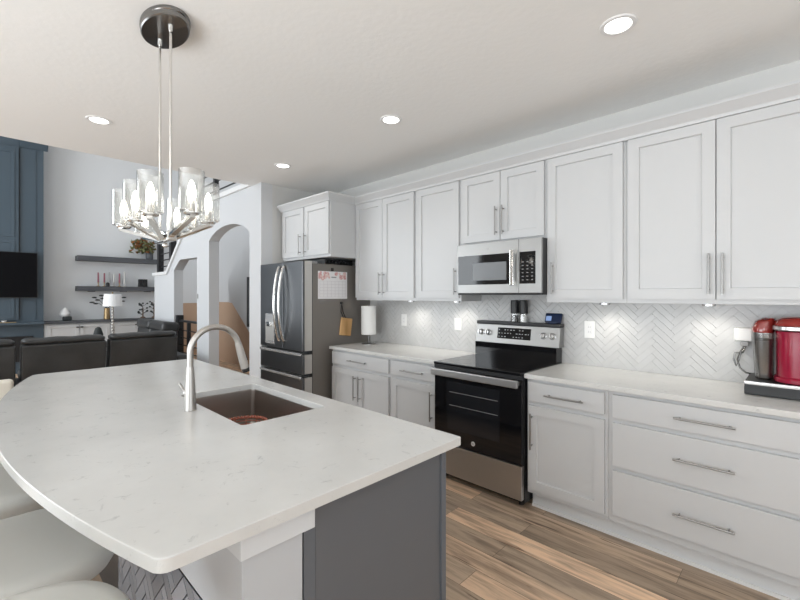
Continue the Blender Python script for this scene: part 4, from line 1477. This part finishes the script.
# candlesticks
lz = 1.6285
cs = (('mauve', 1.775, 0.185, 'tall mauve taper candle in a gold holder, at the open end of the lower shelf'),
      ('mauve', 1.880, 0.175, 'mauve taper candle in a gold holder, second from the open end of the lower shelf'),
      ('greywax', 1.970, 0.195, 'pale grey taper candle behind the small dark dish on the lower shelf'),
      ('whitewax', 2.050, 0.15, 'ivory taper candle in a glass-like holder amid the lower shelf candles'),
      ('mauve', 2.150, 0.18, 'mauve taper candle next to the ivory ones on the lower shelf'),
      ('whitewax', 2.240, 0.215, 'tall ivory taper candle, last of the candlesticks towards the black blocks'))
for col, y, hgt, lab in cs:
    o = thing('candlestick', lab, 'candlestick', (-10.55, y, lz), 'candlesticks on the lower shelf')
    MB().lathe([(0, lz), (0.036, lz), (0.036, lz + 0.006), (0.010, lz + 0.016), (0.007, lz + 0.05), (0.015, lz + 0.075), (0.016, lz + 0.10), (0, lz + 0.10)], (-10.55, y, 0), 18).build('holder', M['gold' if col == 'mauve' else 'palesteel'], o)
    MB().cyl((-10.55, y, lz + 0.085), (-10.55, y, lz + 0.105 + hgt), 0.017, 0.014, n=14).build('candle', M[col], o)
tag(MB().lathe([(0, lz), (0.03, lz), (0.036, lz + 0.03), (0.03, lz + 0.07), (0.015, lz + 0.085), (0, lz + 0.085)], (-10.475, 1.925, 0), 20).build('dish', M['black']), 'small dark dish among the candlesticks', 'dish')
for y, lab in ((2.545, 'black block bookend closer to the candlesticks'), (2.635, 'black block bookend closer to the stair wall')):
    o = thing('bookend', lab, 'bookend', (-10.55, y, lz), 'black blocks on the lower shelf')
    MB().box(-10.60, -10.50, y - 0.04, y + 0.035, lz + 0.012, lz + 0.17, 0.006).build('block', M['black'], o)
    MB().box(-10.61, -10.49, y - 0.043, y + 0.038, lz, lz + 0.011, 0.002).build('base', M['black'], o)
# things on the console top
kz = 0.9355
t = thing('table_ornament', 'white flame-shaped ornament on a dark base, on the console by the blue wall', 'ornament', (-10.5, 1.25, kz))
MB().box(-10.56, -10.44, 1.19, 1.33, kz, kz + 0.085, 0.02, 3).build('base', M['darkleaf'], t)
b = MB().lathe([(0, kz + 0.0855), (0.06, kz + 0.086), (0.085, kz + 0.13), (0.07, kz + 0.19), (0.03, kz + 0.24), (0, kz + 0.27)], (-10.50, 1.225, 0), 20).build('shell', M['white'], t)
t = thing('leaf_vase', 'gold vase with dark spiky leaves behind the table lamp', 'vase', (-10.52, 1.92, kz))
MB().lathe([(0, kz), (0.055, kz), (0.06, kz + 0.02), (0.05, kz + 0.19), (0.055, kz + 0.235), (0.048, kz + 0.235), (0.04, kz + 0.03), (0, kz + 0.03)], (-10.52, 1.92, 0), 20).build('vase', M['gold'], t)
mb = MB()
for dy, dz in ((-0.26, 0.14), (-0.22, 0.24), (-0.10, 0.28), (0.28, 0.16), (0.30, 0.24), (0.05, 0.30)):
    p0 = Vector((-10.52, 1.92, kz + 0.22))
    p1 = p0 + Vector((0.02, dy, dz))
    mb.tube([p0, (p0 + p1) / 2 + Vector((0, 0, 0.04)), p1], 0.006, 6, 0.003)
    for s in (0.75, 1.0):
        q = p0.lerp(p1, s) + Vector((0, 0, 0.03 * (1 - s)))
        mb.ball(q, 0.012, 0.045, 0.016, 8, 6)
mb.build('leaves', M['darkleaf'], t)
for y, hgt, lab in ((2.58, 0.33, 'shorter brown twig arrangement on the console by the stair wall'), (2.80, 0.40, 'taller brown twig arrangement on the console, next to the stair wall')):
    o = thing('twig_arrangement', lab, 'ornament', (-10.5, y, kz), 'twig arrangements on the console')
    MB().lathe([(0, kz), (0.05, kz), (0.05, kz + 0.02), (0.014, kz + 0.04), (0.011, kz + hgt * 0.7), (0, kz + hgt * 0.7)], (-10.5, y, 0), 16).build('stand', M['twig'], o)
    mb = MB()
    rr = random.Random(int(y * 100))
    for i in range(14):
        a = rr.random() * 2 * PI
        zz_ = kz + hgt * (0.3 + 0.7 * rr.random())
        p1 = Vector((-10.5 + 0.06 * math.cos(a), y + 0.085 * math.sin(a), zz_))
        mb.tube([(-10.5, y, zz_ - 0.06), p1], 0.004, 5)
        mb.ball(p1, 0.022, 0.022, 0.018, 8, 6)
    mb.build('twigs', M['darkleaf'], o)
# lamp on an end table
lx, ly = -8.8, 1.70
t = thing('end_table', 'small dark end table behind the sofa, under the lamp', 'table', (lx, ly, 0))
MB().box(lx - 0.25, lx + 0.05, ly - 0.42, ly + 0.20, 0.56, 0.60, 0.005).build('table_top', M['shelf'], t)
for dx in (-0.22, 0.02):
    for dy in (-0.38, 0.16):
        MB().box(lx + dx - 0.02, lx + dx + 0.02, ly + dy - 0.02, ly + dy + 0.02, 0, 0.559).build('leg', M['shelf'], t)
t = thing('table_lamp', 'white drum-shade lamp on a twisted stem behind the sofa', 'lamp', (lx - 0.05, ly, 0.60))
MB().lathe([(0, 0.6005), (0.075, 0.6005), (0.075, 0.615), (0.03, 0.63), (0, 0.632)], (lx - 0.05, ly, 0), 24).build('base', M['gold'], t)
mb = MB()
for i in range(11):
    mb.ball((lx - 0.05, ly, 0.655 + i * 0.055), 0.022, 0.022, 0.028, 12, 8)
mb.build('stem', M['palesteel'], t)
MB().lathe([(0.150, 1.245), (0.128, 1.465), (0.126, 1.465), (0.148, 1.245)], (lx - 0.05, ly, 0), 36).build('lamp_shade', M['shade'], t)
MB().lathe([(0, 1.22), (0.005, 1.22), (0.005, 1.475), (0.012, 1.485), (0.008, 1.50), (0, 1.502)], (lx - 0.05, ly, 0), 12).build('harp', M['gold'], t)
tag(MB().lathe([(0, 0.6005), (0.04, 0.6005), (0.012, 0.63), (0.010, 0.72), (0.07, 0.735), (0.075, 0.75), (0.045, 0.86), (0.012, 0.885), (0, 0.885)], (lx - 0.06, 1.49, 0), 20).build('desk_bell_lamp', M['darkleaf']),
    'small dark cone-shaded lamp beside the white drum-shade lamp', 'lamp')

# ------------------------------------------------------------------ stair rails
t = thing('stair_railing', 'black railing with horizontal bars on the stair landing wall', 'railing', (-8.0, 2.36, 1.85), 'black railings')
yr = 2.355
for x in (-8.45, -7.76):
    MB().box(x - 0.05, x + 0.05, yr - 0.045, yr + 0.045, 1.8505, 2.62, 0.004).build('post', M['blackmetal'], t)
for i in range(6):
    z = 1.95 + i * 0.115
    MB().box(-8.40, -7.81, yr - 0.008, yr + 0.008, z, z + 0.016).build('bar', M['blackmetal'], t)
MB().prism([(-7.72, yr - 0.02, 1.93), (-6.60, yr - 0.02, 2.765), (-6.60, yr - 0.02, 2.88), (-7.72, yr - 0.02, 2.10)], (0, 0.04, 0)).build('sloping_skirt', M['blackmetal'], t)
t = thing('loft_railing', 'black railing with horizontal bars along the upper landing', 'railing', (-5.6, 2.36, 2.8), 'black railings')
for x in (-5.92, -4.80):
    MB().box(x - 0.03, x + 0.03, yr - 0.03, yr + 0.03, 2.8005, 3.85, 0.004).build('post', M['blackmetal'], t)
for i in range(7):
    z = 2.90 + i * 0.135
    MB().box(-6.40, -4.76, yr - 0.007, yr + 0.007, z, z + 0.016).build('bar', M['blackmetal'], t)
MB().box(-6.10, -4.74, yr - 0.03, yr + 0.03, 3.852, 3.89, 0.004).build('top_rail', M['blackmetal'], t)
t = thing('hall_railing', 'black railing with horizontal bars guarding the lower stair opening', 'railing', (-7.0, 2.36, 0), 'black railings')
yr2 = 2.36
MB().box(-7.480, -7.385, yr2 - 0.05, yr2 + 0.05, 0.0, 1.11, 0.004).build('newel_post', M['blackmetal'], t)
MB().box(-7.03, -6.98, yr2 - 0.025, yr2 + 0.025, 0.0, 1.0, 0.003).build('post', M['blackmetal'], t)
MB().box(-7.384, -6.46, yr2 - 0.02, yr2 + 0.02, 1.001, 1.035, 0.003).build('top_rail', M['blackmetal'], t)
for i in range(7):
    z = 0.14 + i * 0.12
    MB().box(-7.384, -6.46, yr2 - 0.006, yr2 + 0.006, z, z + 0.014).build('bar', M['blackmetal'], t)
t = thing('picture_frame', 'black framed picture on the stair wall inside the archway', 'picture', (-7.3, 3.62, 1.3))
MB().box(-7.60, -7.10, 3.598, 3.619, 0.84, 1.79, 0.003).build('frame', M['black'], t)
MB().box(-7.54, -7.16, 3.595, 3.5975, 0.90, 1.73).build('print', M['shelf'], t)

# added, unseen ceiling fixture and point lamp to warm the tan stair hall
t = thing('hall_fill_fixture', 'added, unseen flush round ceiling light above the stair hall', 'ceiling light', (-6.4, 3.1, ZG))
MB().lathe([(0, ZG - 0.001), (0.16, ZG - 0.001), (0.16, ZG - 0.03), (0, ZG - 0.03)], (-6.4, 3.1, 0), 32).build('pan', M['trim'], t)
MB().lathe([(0.15, ZG - 0.031), (0.13, ZG - 0.08), (0.06, ZG - 0.10), (0, ZG - 0.102)], (-6.4, 3.1, 0), 32).build('diffuser', M['shade'], t)
pl = bpy.data.lights.new('hall_fill', 'POINT')
pl.energy = 12
pl.shadow_soft_size = 0.1
pl.color = (1, 0.9, 0.78)
po = bpy.data.objects.new('hall_fill', pl)
po.location = (-6.4, 3.1, ZG - 0.2)
COL.objects.link(po)
tag(MB().box(-6.44, -6.40, YA - 0.008, YA - 0.0005, 1.39, 1.46, 0.002).build('thermostat', M['grey']), 'small grey switch plate on the pillar between the two openings', 'switch')
